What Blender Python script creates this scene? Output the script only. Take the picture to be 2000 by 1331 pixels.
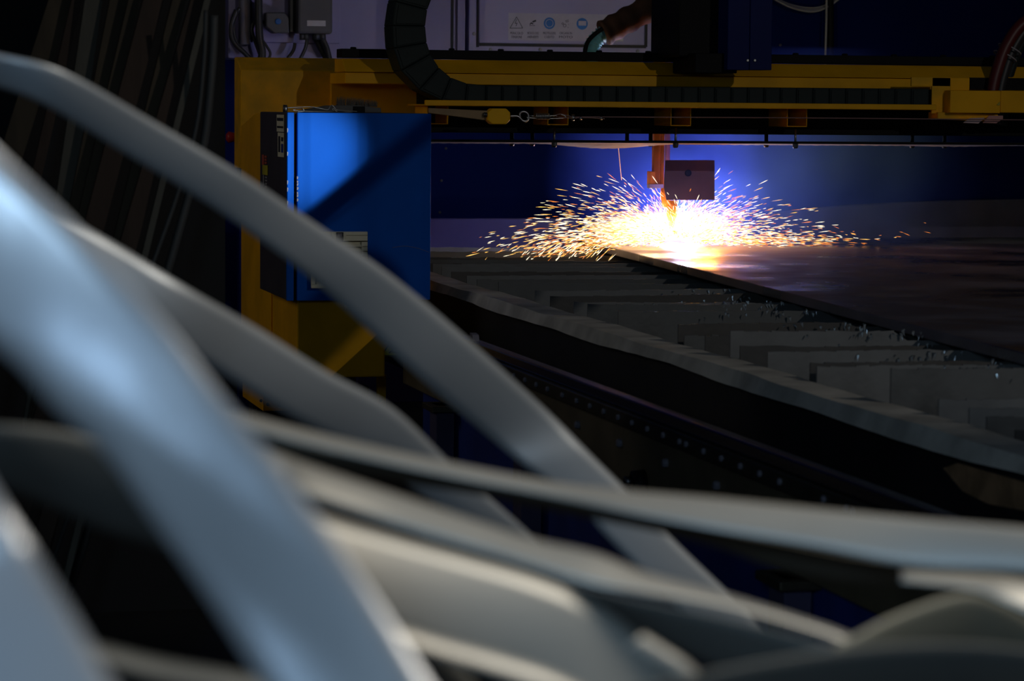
import bpy, bmesh, math, random
from mathutils import Vector, Matrix
random.seed(7)
for o in list(bpy.data.objects):
    bpy.data.objects.remove(o)
SC = bpy.context.scene
COL = SC.collection

# ------------------------------------------------------------------ camera
F, CX, CY = 5500.0, 1000.0, 665.5          # focal length and centre in photo pixels (2000 x 1331)
EYE = Vector((0, 0, 1.32))
YAW = math.atan(1350 / F)
PITCH = math.atan((665 - 204) / F)
ROLL = 0.0088
fwd = Vector((math.sin(YAW) * math.cos(PITCH), math.cos(YAW) * math.cos(PITCH), -math.sin(PITCH)))
r0 = Vector((math.cos(YAW), -math.sin(YAW), 0))
u0 = r0.cross(fwd)
RT = (r0 * math.cos(ROLL) + u0 * math.sin(ROLL)).normalized()
UP = RT.cross(fwd).normalized()
cd = bpy.data.cameras.new('camera')
cam = bpy.data.objects.new('camera', cd)
COL.objects.link(cam)
cam.matrix_world = Matrix(((RT.x, UP.x, -fwd.x, EYE.x), (RT.y, UP.y, -fwd.y, EYE.y),
                           (RT.z, UP.z, -fwd.z, EYE.z), (0, 0, 0, 1)))
cd.sensor_fit = 'HORIZONTAL'
cd.sensor_width = 36
cd.lens = F * 36 / 2000
cd.clip_start = 0.05
cd.clip_end = 100
cd.dof.use_dof = True
cd.dof.focus_distance = 10.2
cd.dof.aperture_fstop = 7.1
SC.camera = cam

# ------------------------------------------------------------------ world, lights, exposure
SC.view_settings.view_transform = 'Standard'
SC.view_settings.look = 'None'
SC.view_settings.gamma = 1
SC.view_settings.exposure = 0.0
SC.view_settings.use_curve_mapping = False
w = bpy.data.worlds.new('world')
SC.world = w
w.use_nodes = True
w.node_tree.nodes['Background'].inputs[0].default_value = (0.55, 0.7, 1.0, 1)
w.node_tree.nodes['Background'].inputs[1].default_value = 0.014


def ray(px, py):
    return fwd + RT * ((px - CX) / F) + UP * ((CY - py) / F)


def at(px, py, Y):                          # point seen at this pixel on the plane Y
    d = ray(px, py)
    return EYE + d * (Y / d.y)


def at_x(px, py, X):
    d = ray(px, py)
    return EYE + d * (X / d.x)


def at_z(px, py, Z):
    d = ray(px, py)
    return EYE + d * ((Z - EYE.z) / d.z)


def light(kind, name, loc, power, color, target=None, **kw):
    d = bpy.data.lights.new(name, kind)
    d.energy = power
    d.color = color
    for k, v in kw.items():
        setattr(d, k, v)
    o = bpy.data.objects.new(name, d)
    COL.objects.link(o)
    o.location = loc
    if target is not None:
        o.rotation_euler = (Vector(target) - Vector(loc)).to_track_quat('-Z', 'Y').to_euler()
    return o


# workshop floodlight and an added spot high behind the camera on the right
KEY = Vector((5.6, 0.2, 3.9))
light('SPOT', 'cabinet_patch_spot', KEY, 6300, (0.86, 0.93, 1.0), at(590, 305, 9.4),
      spot_size=math.radians(2.5), spot_blend=1.0, shadow_soft_size=0.02)  # narrow cone added to make the bright patch on the cabinet
light('SPOT', 'workshop_floodlight', KEY, 215, (1.0, 0.95, 0.88), at(1050, 330, 9.6),
      spot_size=math.radians(42), spot_blend=0.5, shadow_soft_size=0.03)
# fill lights added for the strips: cool on the left, warm on the right
light('AREA', 'strip_highlight_fill', (-1.85, 0.65, 1.98), 2.6, (0.46, 0.70, 1.0), (0.3, 1.6, 1.05),
      shape='RECTANGLE', size=0.3, size_y=0.4, spread=math.radians(90))  # small unseen panel placed to put a highlight on the broad near strip
light('AREA', 'cool_front_fill', (-0.75, -0.8, 2.0), 3.9, (0.52, 0.76, 1.0), (0.25, 1.6, 1.05),
      shape='RECTANGLE', size=0.5, size_y=0.5, spread=math.radians(70))  # added frontal fill that evens out the strips
light('AREA', 'warm_strip_fill', (2.3, 1.5, 3.6), 13, (1.0, 0.92, 0.8), (1.0, 2.0, 0.9),
      shape='RECTANGLE', size=0.9, size_y=0.5, spread=math.radians(80))  # added to warm and brighten the level strips
# unseen light added behind the dark wall to brighten the gantry's left side
light('AREA', 'left_side_fill', (-1.6, 9.7, 2.3), 6.5, (1.0, 0.93, 0.82), (1.9, 10.2, 1.1),
      shape='RECTANGLE', size=1.0, size_y=1.2)

# ------------------------------------------------------------------ materials
MATS = {}


def mat(name, col, rough=0.5, metal=0.0, var=0.25, scale=6.0, bump=0.0, bscale=60.0, spec=0.5,
        col2=None, stretch=None, coat=0.0, rvar=0.0):
    m = bpy.data.materials.new(name)
    m.use_nodes = True
    nt = m.node_tree
    b = nt.nodes['Principled BSDF']
    b.inputs['Roughness'].default_value = rough
    b.inputs['Metallic'].default_value = metal
    b.inputs['Specular IOR Level'].default_value = spec
    b.inputs['Coat Weight'].default_value = coat
    tc = nt.nodes.new('ShaderNodeTexCoord')
    mp = nt.nodes.new('ShaderNodeMapping')
    if stretch:
        mp.inputs['Scale'].default_value = stretch
    nt.links.new(tc.outputs['Object'], mp.inputs['Vector'])
    n = nt.nodes.new('ShaderNodeTexNoise')
    n.inputs['Scale'].default_value = scale
    n.inputs['Detail'].default_value = 6
    nt.links.new(mp.outputs[0], n.inputs['Vector'])
    r = nt.nodes.new('ShaderNodeValToRGB')
    c2 = col2 if col2 else tuple(c * (1 - var) for c in col)
    r.color_ramp.elements[0].position = 0.35
    r.color_ramp.elements[1].position = 0.62
    r.color_ramp.elements[0].color = (*c2, 1)
    r.color_ramp.elements[1].color = (*col, 1)
    nt.links.new(n.outputs[0], r.inputs[0])
    nt.links.new(r.outputs[0], b.inputs['Base Color'])
    if rvar:
        mr = nt.nodes.new('ShaderNodeMapRange')
        mr.inputs[1].default_value = 0.35
        mr.inputs[2].default_value = 0.65
        mr.inputs[3].default_value = max(rough - rvar, 0.03)
        mr.inputs[4].default_value = rough + rvar
        nt.links.new(n.outputs[0], mr.inputs[0])
        nt.links.new(mr.outputs[0], b.inputs['Roughness'])
    if bump:
        n2 = nt.nodes.new('ShaderNodeTexNoise')
        n2.inputs['Scale'].default_value = bscale
        n2.inputs['Detail'].default_value = 4
        nt.links.new(mp.outputs[0], n2.inputs['Vector'])
        bp = nt.nodes.new('ShaderNodeBump')
        bp.inputs['Strength'].default_value = bump
        bp.inputs['Distance'].default_value = 0.004
        nt.links.new(n2.outputs[0], bp.inputs['Height'])
        nt.links.new(bp.outputs[0], b.inputs['Normal'])
    MATS[name] = m
    return m


def emis(name, col, strength):
    m = bpy.data.materials.new(name)
    m.use_nodes = True
    b = m.node_tree.nodes['Principled BSDF']
    b.inputs['Base Color'].default_value = (*col, 1)
    b.inputs['Emission Color'].default_value = (*col, 1)
    b.inputs['Emission Strength'].default_value = strength
    m.cycles.emission_sampling = 'NONE'
    MATS[name] = m
    return m


mat('yellow', (0.92, 0.45, 0.003), 0.42, 0, 0.18, 5, 0.05, 40, spec=0.15)
mat('yellow_dirty', (0.92, 0.45, 0.004), 0.42, 0, 0.2, 9, 0.1, 40, col2=(0.62, 0.34, 0.012), spec=0.2)
mat('yellow_bright', (0.95, 0.50, 0.006), 0.45, 0, 0.1, 10, spec=0.15)
mat('blue_paint', (0.002, 0.105, 0.56), 0.5, 0, 0.12, 4, 0.04, 120, spec=0.06)
mat('blue_dark', (0.004, 0.012, 0.11), 0.5, 0, 0.2, 3, spec=0.1)
mat('side_grey', (0.055, 0.048, 0.055), 0.5, 0, 0.2, 6)
mat('black', (0.007, 0.007, 0.008), 0.6, 0, 0.2, 10, spec=0.12)
mat('chain_plastic', (0.017, 0.026, 0.026), 0.5, 0, 0.2, 12, spec=0.15)
mat('wall_blue', (0.003, 0.010, 0.105), 0.7, 0, 0.25, 0.9, spec=0.03)
mat('wall_dark', (0.01, 0.01, 0.011), 0.8, 0, 0.3, 2)
mat('floor_mat', (0.028, 0.026, 0.025), 0.75, 0, 0.4, 3, 0.2, 40)
mat('panel_violet', (0.26, 0.235, 0.44), 0.5, 0, 0.12, 2.5)
mat('guard_violet', (0.06, 0.05, 0.13), 0.7, 0, 0.2, 3, spec=0.05)
mat('wall_rivet', (0.05, 0.05, 0.09), 0.6)
mat('panel_gap', (0.015, 0.014, 0.02), 0.7)
mat('box_grey', (0.085, 0.082, 0.09), 0.5, 0, 0.15, 8)
mat('cable_dark', (0.03, 0.03, 0.033), 0.45)
mat('cable_pale', (0.36, 0.32, 0.34), 0.5)
mat('conduit', (0.20, 0.19, 0.23), 0.5)
mat('label_white', (0.50, 0.48, 0.50), 0.5, 0, 0.1, 30)
mat('label_film', (0.33, 0.30, 0.41), 0.45, 0, 0.08, 20)
mat('ink', (0.02, 0.02, 0.03), 0.6)
mat('sign_blue', (0.01, 0.12, 0.42), 0.5)
mat('steel', (0.42, 0.43, 0.44), 0.3, 1.0, 0.3, 20)
mat('steel_dark', (0.14, 0.14, 0.15), 0.4, 1.0, 0.3, 20)
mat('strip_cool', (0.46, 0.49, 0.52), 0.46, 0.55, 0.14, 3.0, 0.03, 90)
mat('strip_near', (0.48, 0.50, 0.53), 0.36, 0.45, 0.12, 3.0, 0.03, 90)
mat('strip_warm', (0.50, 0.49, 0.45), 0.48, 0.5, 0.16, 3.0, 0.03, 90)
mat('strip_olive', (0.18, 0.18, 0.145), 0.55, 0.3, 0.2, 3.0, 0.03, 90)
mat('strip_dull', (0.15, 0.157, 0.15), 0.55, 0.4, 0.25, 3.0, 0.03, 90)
mat('slat_steel', (0.155, 0.16, 0.16), 0.6, 0.45, 0.45, 5, 0.2, 50, rvar=0.15)
mat('slat_pale', (0.20, 0.205, 0.205), 0.6, 0.3, 0.35, 5, 0.2, 50, rvar=0.1)
mat('slat_dark', (0.10, 0.095, 0.09), 0.6, 0.4, 0.4, 5, 0.2, 50, rvar=0.1)
mat('orange_brown', (0.42, 0.24, 0.12), 0.7, 0, 0.5, 12)
mat('rail_dusty', (0.66, 0.62, 0.54), 0.8, 0.0, 0.35, 7, 0.5, 30)
mat('table_side', (0.02, 0.018, 0.018), 0.6, 0.1, 0.4, 5)
mat('plate_steel', (0.19, 0.18, 0.21), 0.40, 0.6, 0.5, 2.2, 0.12, 14, rvar=0.24)
mat('plate_edge', (0.10, 0.075, 0.06), 0.6, 0.5, 0.3, 12)
mat('guide_brown', (0.17, 0.135, 0.08), 0.5, 0.2, 0.3, 6)
mat('guide_rail_steel', (0.5, 0.48, 0.5), 0.22, 1.0, 0.25, 4, stretch=(40, 0.6, 40))
mat('rack_steel', (0.10, 0.085, 0.06), 0.45, 0.7, 0.3, 10)
mat('post_violet', (0.09, 0.08, 0.15), 0.6, spec=0.1)
mat('post_blue', (0.015, 0.04, 0.26), 0.5)
mat('orange', (0.85, 0.30, 0.03), 0.45, 0, 0.15, 6)
mat('guard_plate', (0.30, 0.19, 0.46), 0.55, 0.1, 0.25, 7)  # violet smoke haze is mixed into the plate colour
mat('leather', (0.17, 0.07, 0.03), 0.7, 0, 0.5, 9, 0.4, 25)
mat('sleeve_pale', (0.22, 0.58, 0.60), 0.5, 0, 0.3, 20, 0.6, 50)
mat('red_hose', (0.11, 0.01, 0.01), 0.45)
mat('red_knob', (0.6, 0.03, 0.03), 0.4)
mat('beige', (0.80, 0.76, 0.58), 0.5, 0, 0.12, 20)
mat('beige_dark', (0.20, 0.17, 0.10), 0.7, 0, 0.3, 20)
mat('strap', (0.35, 0.23, 0.11), 0.6, 0, 0.2, 14)
mat('wood', (0.085, 0.06, 0.032), 0.75, 0, 0.4, 3, 0.2, 30, stretch=(6, 6, 0.6))
mat('wood_red', (0.07, 0.04, 0.024), 0.75, 0, 0.4, 3, 0.2, 30, stretch=(6, 6, 0.6))
mat('wood_pale', (0.12, 0.108, 0.08), 0.7, 0, 0.3, 3, 0.2, 30, stretch=(6, 6, 0.6))
mat('pole_grey', (0.10, 0.10, 0.095), 0.6, 0.2)
mat('bristle', (0.12, 0.10, 0.08), 0.6)
mat('brush_wood', (0.10, 0.10, 0.10), 0.6, 0, 0.3, 12)
mat('reflector', (0.62, 0.45, 0.45), 0.35)
mat('reflector_red', (0.6, 0.28, 0.25), 0.4)
mat('cable_red', (0.28, 0.16, 0.16), 0.45, 0.3)
mat('shield', (0.50, 0.42, 0.44), 0.6, 0.1, 0.3, 8)
mat('slag', (0.40, 0.44, 0.46), 0.28, 0.9, 0.3, 20)
mat('sticker_red', (0.5, 0.10, 0.06), 0.5)
mat('sticker_yellow', (0.50, 0.44, 0.03), 0.5)
mat('chip_paint', (0.28, 0.28, 0.30), 0.6)
mat('scuff', (0.16, 0.15, 0.36), 0.5, 0, 0.2, 60)
emis('spark_white', (1.0, 0.84, 0.58), 2.4)
emis('spark_yellow', (1.0, 0.56, 0.13), 1.7)
emis('spark_orange', (1.0, 0.30, 0.05), 1.1)
emis('spark_dim', (1.0, 0.45, 0.22), 0.8)

# ------------------------------------------------------------------ builders
WORLD = {}


class MB:
    def __init__(s):
        s.v, s.f, s.smooth = [], [], False

    def box(s, a, b):
        x0, x1 = sorted((a[0], b[0])); y0, y1 = sorted((a[1], b[1])); z0, z1 = sorted((a[2], b[2]))
        n = len(s.v)
        s.v += [Vector(p) for p in ((x0, y0, z0), (x1, y0, z0), (x1, y1, z0), (x0, y1, z0),
                                    (x0, y0, z1), (x1, y0, z1), (x1, y1, z1), (x0, y1, z1))]
        s.f += [tuple(n + i for i in q) for q in ((0, 3, 2, 1), (4, 5, 6, 7), (0, 1, 5, 4), (1, 2, 6, 5), (2, 3, 7, 6), (3, 0, 4, 7))]
        return s

    def pbox(s, x0, y0, x1, y1, Ya, Yb):     # box whose front face on plane Ya covers this pixel rectangle
        xm, ym = (x0 + x1) / 2, (y0 + y1) / 2
        a = Vector((at(x0, ym, Ya).x, Ya, at(xm, y0, Ya).z))
        b = Vector((at(x1, ym, Ya).x, Yb, at(xm, y1, Ya).z))
        return s.box(a, b)

    def hexa(s, p):                          # eight corners: bottom ring then top ring
        n = len(s.v)
        s.v += [Vector(q) for q in p]
        s.f += [tuple(n + i for i in q) for q in ((0, 3, 2, 1), (4, 5, 6, 7), (0, 1, 5, 4), (1, 2, 6, 5), (2, 3, 7, 6), (3, 0, 4, 7))]
        return s

    def prism(s, poly, d):                   # planar outline (list of Vectors) pushed along d
        n, k = len(s.v), len(poly)
        s.v += [Vector(p) for p in poly] + [Vector(p) + Vector(d) for p in poly]
        s.f.append(tuple(range(n, n + k)))
        s.f.append(tuple(range(n + 2 * k - 1, n + k - 1, -1)))
        for i in range(k):
            j = (i + 1) % k
            s.f.append((n + j, n + i, n + k + i, n + k + j))
        return s

    def tube(s, path, r, seg=8, cap=True):
        path = [Vector(p) for p in path]
        rs = r if isinstance(r, (list, tuple)) else [r] * len(path)
        n = len(s.v)
        prev = None
        for i, p in enumerate(path):
            t = (path[min(i + 1, len(path) - 1)] - path[max(i - 1, 0)]).normalized()
            if prev is None:
                a = t.orthogonal().normalized()
            else:
                a = (prev - t * prev.dot(t)).normalized()
            prev = a
            b = t.cross(a)
            for k in range(seg):
                th = 2 * math.pi * k / seg
                s.v.append(p + (a * math.cos(th) + b * math.sin(th)) * rs[i])
        for i in range(len(path) - 1):
            for k in range(seg):
                k2 = (k + 1) % seg
                s.f.append((n + i * seg + k, n + i * seg + k2, n + (i + 1) * seg + k2, n + (i + 1) * seg + k))
        if cap:
            s.f.append(tuple(n + k for k in range(seg - 1, -1, -1)))
            e = n + (len(path) - 1) * seg
            s.f.append(tuple(e + k for k in range(seg)))
        s.smooth = True
        return s

    def disc(s, c, nrm, r, h, seg=16):       # short round stud
        c, nrm = Vector(c), Vector(nrm).normalized()
        s.tube([c, c + nrm * h * 0.7, c + nrm * h], [r, r, r * 0.7], seg)
        s.smooth = False
        return s

    def build(s, name, m, parent=None, bevel=0.0, smooth=None, solid=0.0):
        lo = Vector([min(v[i] for v in s.v) for i in range(3)])
        hi = Vector([max(v[i] for v in s.v) for i in range(3)])
        c = (lo + hi) / 2
        if parent is None:
            c.z = lo.z
        me = bpy.data.meshes.new(name)
        me.from_pydata([v - c for v in s.v], [], s.f)
        me.update()
        bm = bmesh.new(); bm.from_mesh(me)
        bmesh.ops.recalc_face_normals(bm, faces=bm.faces)
        bm.to_mesh(me); bm.free()
        me.materials.append(MATS[m])
        if s.smooth if smooth is None else smooth:
            for p in me.polygons:
                p.use_smooth = True
        o = bpy.data.objects.new(name, me)
        COL.objects.link(o)
        pw = WORLD[parent.name] if parent is not None else Vector((0, 0, 0))
        o.location = c - pw
        o.parent = parent
        WORLD[o.name] = c
        if solid:
            q = o.modifiers.new('solid', 'SOLIDIFY'); q.thickness = solid; q.offset = 0
        if bevel:
            q = o.modifiers.new('bevel', 'BEVEL'); q.width = bevel; q.segments = 2; q.limit_method = 'ANGLE'
        return o


def tag(o, label, cat, group=None, kind=None):
    if label: o['label'] = label
    if cat: o['category'] = cat
    if group: o['group'] = group
    if kind: o['kind'] = kind
    return o


def thing(name, loc, label, cat, group=None):
    o = bpy.data.objects.new(name, None)
    o.empty_display_size = 0.05
    COL.objects.link(o)
    o.location = loc
    WORLD[o.name] = Vector(loc)
    return tag(o, label, cat, group)


def struct(o):
    o['kind'] = 'structure'
    return o


def spline(pts, n):
    """Catmull-Rom through tuples."""
    out = []
    k = len(pts)
    for i in range(k - 1):
        p0, p1, p2, p3 = pts[max(i - 1, 0)], pts[i], pts[i + 1], pts[min(i + 2, k - 1)]
        for j in range(n):
            t = j / n
            out.append(tuple(0.5 * ((2 * b) + (-a + c) * t + (2 * a - 5 * b + 4 * c - d) * t * t + (-a + 3 * b - 3 * c + d) * t ** 3)
                             for a, b, c, d in zip(p0, p1, p2, p3)))
    out.append(tuple(pts[-1]))
    return out


def vspl(pts, n):
    return [Vector(p) for p in spline([tuple(p) for p in pts], n)]


def text(name, body, size, center, m, parent, normal='front', sx=1.0):
    cu = bpy.data.curves.new(name, 'FONT')
    cu.body = body
    cu.size = size
    cu.align_x = 'CENTER'
    cu.align_y = 'CENTER'
    cu.extrude = 0.0006
    t = bpy.data.objects.new(name, cu)
    COL.objects.link(t)
    bpy.context.view_layer.update()
    me = bpy.data.meshes.new_from_object(t.evaluated_get(bpy.context.evaluated_depsgraph_get()))
    bpy.data.objects.remove(t)
    o = bpy.data.objects.new(name, me)
    me.materials.clear()
    me.materials.append(MATS[m])
    COL.objects.link(o)
    o.parent = parent
    o.location = Vector(center) - WORLD[parent.name]
    if normal == 'front':
        o.rotation_euler = (math.pi / 2, 0, 0)
    else:                                    # on a face that looks to -X
        o.rotation_euler = (math.pi / 2, 0, -math.pi / 2)
    o.scale = (sx, 1, 1)
    WORLD[o.name] = Vector(center)
    return o


# ------------------------------------------------------------------ setting
YW = 13.5
struct(MB().box((-6, -4, -0.1), (11, YW + 0.2, 0)).build('floor', 'floor_mat'))
struct(MB().box((-6, YW, 0), (11, YW + 0.15, 4.2)).build('wall_back', 'wall_blue'))
xp = at(440, 300, 7.25).x
struct(MB().box((-4, 7.25, 0), (xp, 7.4, 4.2)).build('wall_left', 'wall_dark'))

# rivets and a panel seam of the blue wall
for px, py in ((871, 290), (862, 353), (859, 415), (1524, 88)):
    c = at(px, py, YW)
    MB().disc(c, (0, -1, 0), 0.007, 0.005, 12).build('rivet', 'wall_rivet', bpy.data.objects['wall_back'])

# ------------------------------------------------------------------ violet switch cabinet on the back wall
YC = 12.9
sw = thing('switch_cabinet', Vector((at(870, 100, YC).x, YC, at(870, 118, YC).z)),
           'violet-grey switch cabinet with warning stickers above the yellow gantry', 'cabinet')
MB().pbox(446, -330, 910, 116, YC, YW).build('side_panel', 'panel_violet', sw, 0.004)
MB().pbox(917, -330, 1290, 116, YC, YW).build('door_surround', 'panel_violet', sw, 0.004)
dr = MB().pbox(937, -330, 1262, 86, YC - 0.022, YC).build('door', 'panel_violet', sw, 0.006)
MB().pbox(933, -330, 937, 92, YC - 0.008, YC).build('seal', 'panel_gap', sw)
MB().pbox(1262, -330, 1267, 92, YC - 0.008, YC).build('seal', 'panel_gap', sw)
MB().pbox(937, 86, 1262, 92, YC - 0.008, YC).build('seal', 'panel_gap', sw)
MB().pbox(895, -330, 900, 116, YC - 0.02, YC).build('edge_trim', 'panel_violet', sw)
MB().pbox(882, -330, 887, 116, YC - 0.004, YC).build('seam', 'panel_gap', sw)
for px, py in ((926, 66), (958, 97), (1055, 97), (1245, 100), (1276, 71)):
    MB().disc(at(px, py, YC), (0, -1, 0), 0.0085, 0.008, 12).build('screw', 'conduit', sw)
YD = YC - 0.022
film = MB().pbox(993, 27, 1218, 80, YD - 0.0012, YD).build('sticker_strip', 'label_film', dr)
yi = YD - 0.002


def ring(mb, c, r, w, seg=20):
    for k in range(seg):
        a0, a1 = 2 * math.pi * k / seg, 2 * math.pi * (k + 1) / seg
        q = [c + Vector((math.cos(a) * rr, 0, math.sin(a) * rr)) for a, rr in ((a0, r), (a1, r), (a1, r - w), (a0, r - w))]
        mb.prism(q, (0, 0.001, 0))


def bar2(mb, p, q, w, Y):
    a, b = at(*p, Y), at(*q, Y)
    d = (b - a).normalized()
    n = Vector((-d.z, 0, d.x)) * w / 2
    mb.prism([a + n, b + n, b - n, a - n], (0, 0.001, 0))


def px_poly(pts, Y):
    return [at(x, y, Y) for x, y in pts]


m = MB()
for p, q in (((1009, 33), (996, 55)), ((996, 55), (1021, 55)), ((1021, 55), (1009, 33)), ((1009, 38), (1006, 46)), ((1006, 46), (1010, 45)), ((1010, 45), (1008, 51))):
    bar2(m, p, q, 0.0026, yi)
m.build('warning_triangle', 'ink', dr)
m = MB()
for p, q, ww in (((1034, 50), (1045, 50), .0022), ((1035, 48), (1038, 44), .005), ((1037, 44), (1041, 47), .005), ((1040, 43), (1047, 40), .008), ((1038, 46), (1042, 47), .004)):
    bar2(m, p, q, ww, yi)
m.build('hand_pictogram', 'ink', dr)
for cx, kind in ((1073, 0), (1137, 1)):
    c = at(cx, 45.5 + kind, yi)
    m = MB(); m.disc(c, (0, -1, 0), 0.0275, 0.0006, 28)
    md = m.build('blue_sign', 'sign_blue', dr)
    m = MB()
    if kind == 0:
        ring(m, c + Vector((0, -0.002, 0)), 0.019, 0.0022)
    else:
        m.pbox(1130, 41, 1145, 50, yi - 0.002, yi - 0.001)
    m.build('pictogram', 'label_film', md)
m = MB()
ring(m, at(1099, 46, yi), 0.005, 0.002, 12)
ring(m, at(1103, 50, yi), 0.008, 0.002, 14)
for p, q in (((1104, 41), (1111, 39)), ((1105, 43), (1111, 42)), ((1110, 47), (1111, 48)), ((1109, 53), (1110, 54))):
    bar2(m, p, q, 0.0024, yi)
m.build('gear_pictogram', 'ink', dr)
s = YD / F
for cx, l1, l2, wd in ((1009, 'PERICOLO', 'TENSIONE', 26), (1041, "VIETATO L'USO", 'A NON ADDETTI', 26), (1073, 'PROTEGGERE', "L'UDITO", 25), (1105, 'ORGANI IN', 'MOTO', 26)):
    text('lettering', l1, 6.2 * s * 1.1, at(cx, 65, yi), 'ink', dr, sx=wd / (len(l1) * 3.9))
    text('lettering', l2, 6.2 * s * 1.1, at(cx, 72.5, yi), 'ink', dr, sx=(wd - 3) / (len(l2) * 4.1))
MB().pbox(1183, 62, 1217, 79, YD - 0.002, YD).build('white_sticker', 'label_white', dr)
text('lettering', 'PERICOLO', 10 * s * 1.2, at(1202, 70.5, YD - 0.003), 'ink', dr, sx=0.62)

# fittings on the cabinet: back plate, terminal boxes, conduit, cables
YB = YC - 0.14
mp = MB().pbox(492, -330, 665, 84, YC - 0.02, YC).build('mounting_plate', 'panel_violet', sw, 0.004)
jb = thing('junction_box', at(618, 65, YC - 0.04), 'grey junction box with white label on the switch cabinet', 'junction box')
MB().pbox(582, -120, 650, 66, YB, YC - 0.02).build('body', 'box_grey', jb, 0.012)
MB().pbox(600, 40, 636, 51, YB - 0.003, YB).build('label_plate', 'label_white', jb)
for px, r in ((590, .012), (597, .016), (618, .02), (629, .018)):
    MB().tube([at(px, 62, YB + 0.05), at(px, 78, YB + 0.05)], r, 10).build('cable_gland', 'cable_dark', jb)
ir = thing('isolator_switch', at(541, 60, YC - 0.03), 'small dark isolator switch box beside the junction box', 'switch')
MB().prism(px_poly(((520, 24), (556, 24), (564, 34), (565, 65), (536, 65), (520, 52)), YB + 0.03), (0, 0.09, 0)).build('body', 'box_grey', ir, 0.006)
MB().disc(at(543, 42, YB + 0.03), (0, -1, 0), 0.014, 0.006).build('dial', 'sign_blue', ir)
tb = MB().pbox(567, -120, 579, 62, YB + 0.06, YC - 0.02).build('cable_duct', 'cable_dark')
tag(tb, 'black vertical cable duct left of the junction box', 'duct')
cn = MB().tube([at(477, -120, YC - 0.03), at(477, 87, YC - 0.03)], 0.027, 12).build('conduit_pipe', 'conduit')
tag(cn, 'pale vertical conduit pipe on the violet cabinet edge', 'pipe')
for i, (pts, r, lab) in enumerate((
        (((462, 20), (452, 50), (455, 80), (478, 104), (490, 116)), .011, 'dark looped cable left of the pale conduit'),
        (((468, 15), (456, 45), (462, 82), (485, 112)), .008, 'thin dark cable hugging the pale conduit'),
        (((505, -60), (506, 60), (512, 100), (510, 116)), .018, 'thick black cable right of the pale conduit'),
        (((530, 48), (500, 42), (492, 60), (502, 90), (511, 116)), .009, 'dark cable curling from the isolator switch'),
        (((510, 75), (522, 92), (528, 104), (525, 116)), .006, 'thin cable hook under the isolator switch'),
        (((576, 84), (573, 98), (562, 114)), .008, 'dark cable under the mounting plate edge'),
        (((600, 76), (596, 95), (586, 116)), .008, 'grey cable dropping from the small junction gland'),
        (((618, 76), (628, 96), (640, 116)), .016, 'thick cable dropping from the large junction gland'),
        (((630, 76), (638, 92), (644, 116)), .012, 'cable beside the thick one under the junction box'))):
    o = MB().tube(vspl([at(x, y, YC - 0.09 + 0.045 * (i % 2)) for x, y in pts], 8), r, 8).build('power_cable', 'cable_dark')
    tag(o, lab, 'cable', 'cables on the switch cabinet')

# pale cable bundle and hanging cable on the blue wall
for i, dy in enumerate((0, 4, 7)):
    o = MB().tube(vspl([at(x, y + dy * (1 - abs(x - 1580) / 110), YW - 0.03 - .012 * i) for x, y in ((1490, -16), (1540, 8), (1585, 16), (1618, 8), (1650, -14))], 8), 0.006, 6).build('sagging_cable', 'cable_pale')
    tag(o, 'pale cable sagging on the blue wall, ' + ('topmost', 'middle one', 'lowest')[i] + ' of its bundle', 'cable', 'sagging pale cables')
o = MB().tube(vspl([at(x, y, YW - 0.07) for x, y in ((1615, -60), (1614, 40), (1612, 115), (1611, 200))], 6), 0.006, 8).build('cable_and_shadow', 'cable_pale')
tag(o, 'pale cable hanging straight down the blue wall behind the gantry', 'cable')
o = MB().tube(vspl([at(x, y, YW - 0.05) for x, y in ((1621, -60), (1622, 40), (1622, 115), (1622, 200))], 6), 0.018, 8).build('cable_and_shadow', 'black')  # black tube stands in for the pale cable's shadow
tag(o, 'black tube as the shadow of the pale hanging cable on the wall', 'cable')

# ------------------------------------------------------------------ yellow gantry
YG = 10.45                                   # front plane of the beam
YE = 9.5                                     # front plane of the end carriage
XS = at(580, 640, YE).x                      # left side plane of the carriage
ga = thing('gantry', Vector((XS + 0.2, 10.0, 0.0)), 'yellow gantry of the plasma cutter spanning the table', 'gantry')


def zc(px, py, Y):
    return at(px, py, Y).z


# end carriage under the cabinet
xr1, xr2 = at(752, 700, YE).x, at(815, 680, YE).x
zt, zb1, zb2 = zc(700, 587, 9.4) - 0.001, zc(660, 738, YE), zc(770, 698, YE)
MB().box((XS, YE, zb1), (xr1, 10.5, zt)).build('carriage_block', 'yellow', ga, 0.006)
MB().box((xr1, YE + 0.02, zb2), (xr2, 10.5, zt)).build('carriage_wing', 'yellow', ga, 0.004)
YF = 10.26
fz0, fz1 = zc(545, 803, YF), zc(545, 735, YF)
fx0, fx1 = XS, at(754, 770, YF).x
m = MB().box((fx0, YF, fz0), (fx0 + 0.055, YF + 0.012, fz1))
m.box((fx1 - 0.035, YF, fz0), (fx1, YF + 0.012, fz1))
m.box((fx0 + 0.055, YF, fz0), (fx1 - 0.035, YF + 0.012, fz0 + 0.014))
m.build('guard_frame', 'yellow', ga, 0.002)
for px, py in ((510, 783), (523, 790), (523, 758), (742, 718), (742, 784)):
    MB().disc(at(px, py, YF), (0, -1, 0), 0.006, 0.0015).build('bolt_hole', 'black', ga)
MB().box((XS, YF + 0.02, fz0), (XS + 0.012, 10.78, zb1)).build('side_plate', 'yellow', ga, 0.002)
MB().box((XS + 0.03, 10.6, 0.0), (fx1, 10.7, fz0 + 0.05)).build('rear_foot', 'black', ga)
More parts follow.
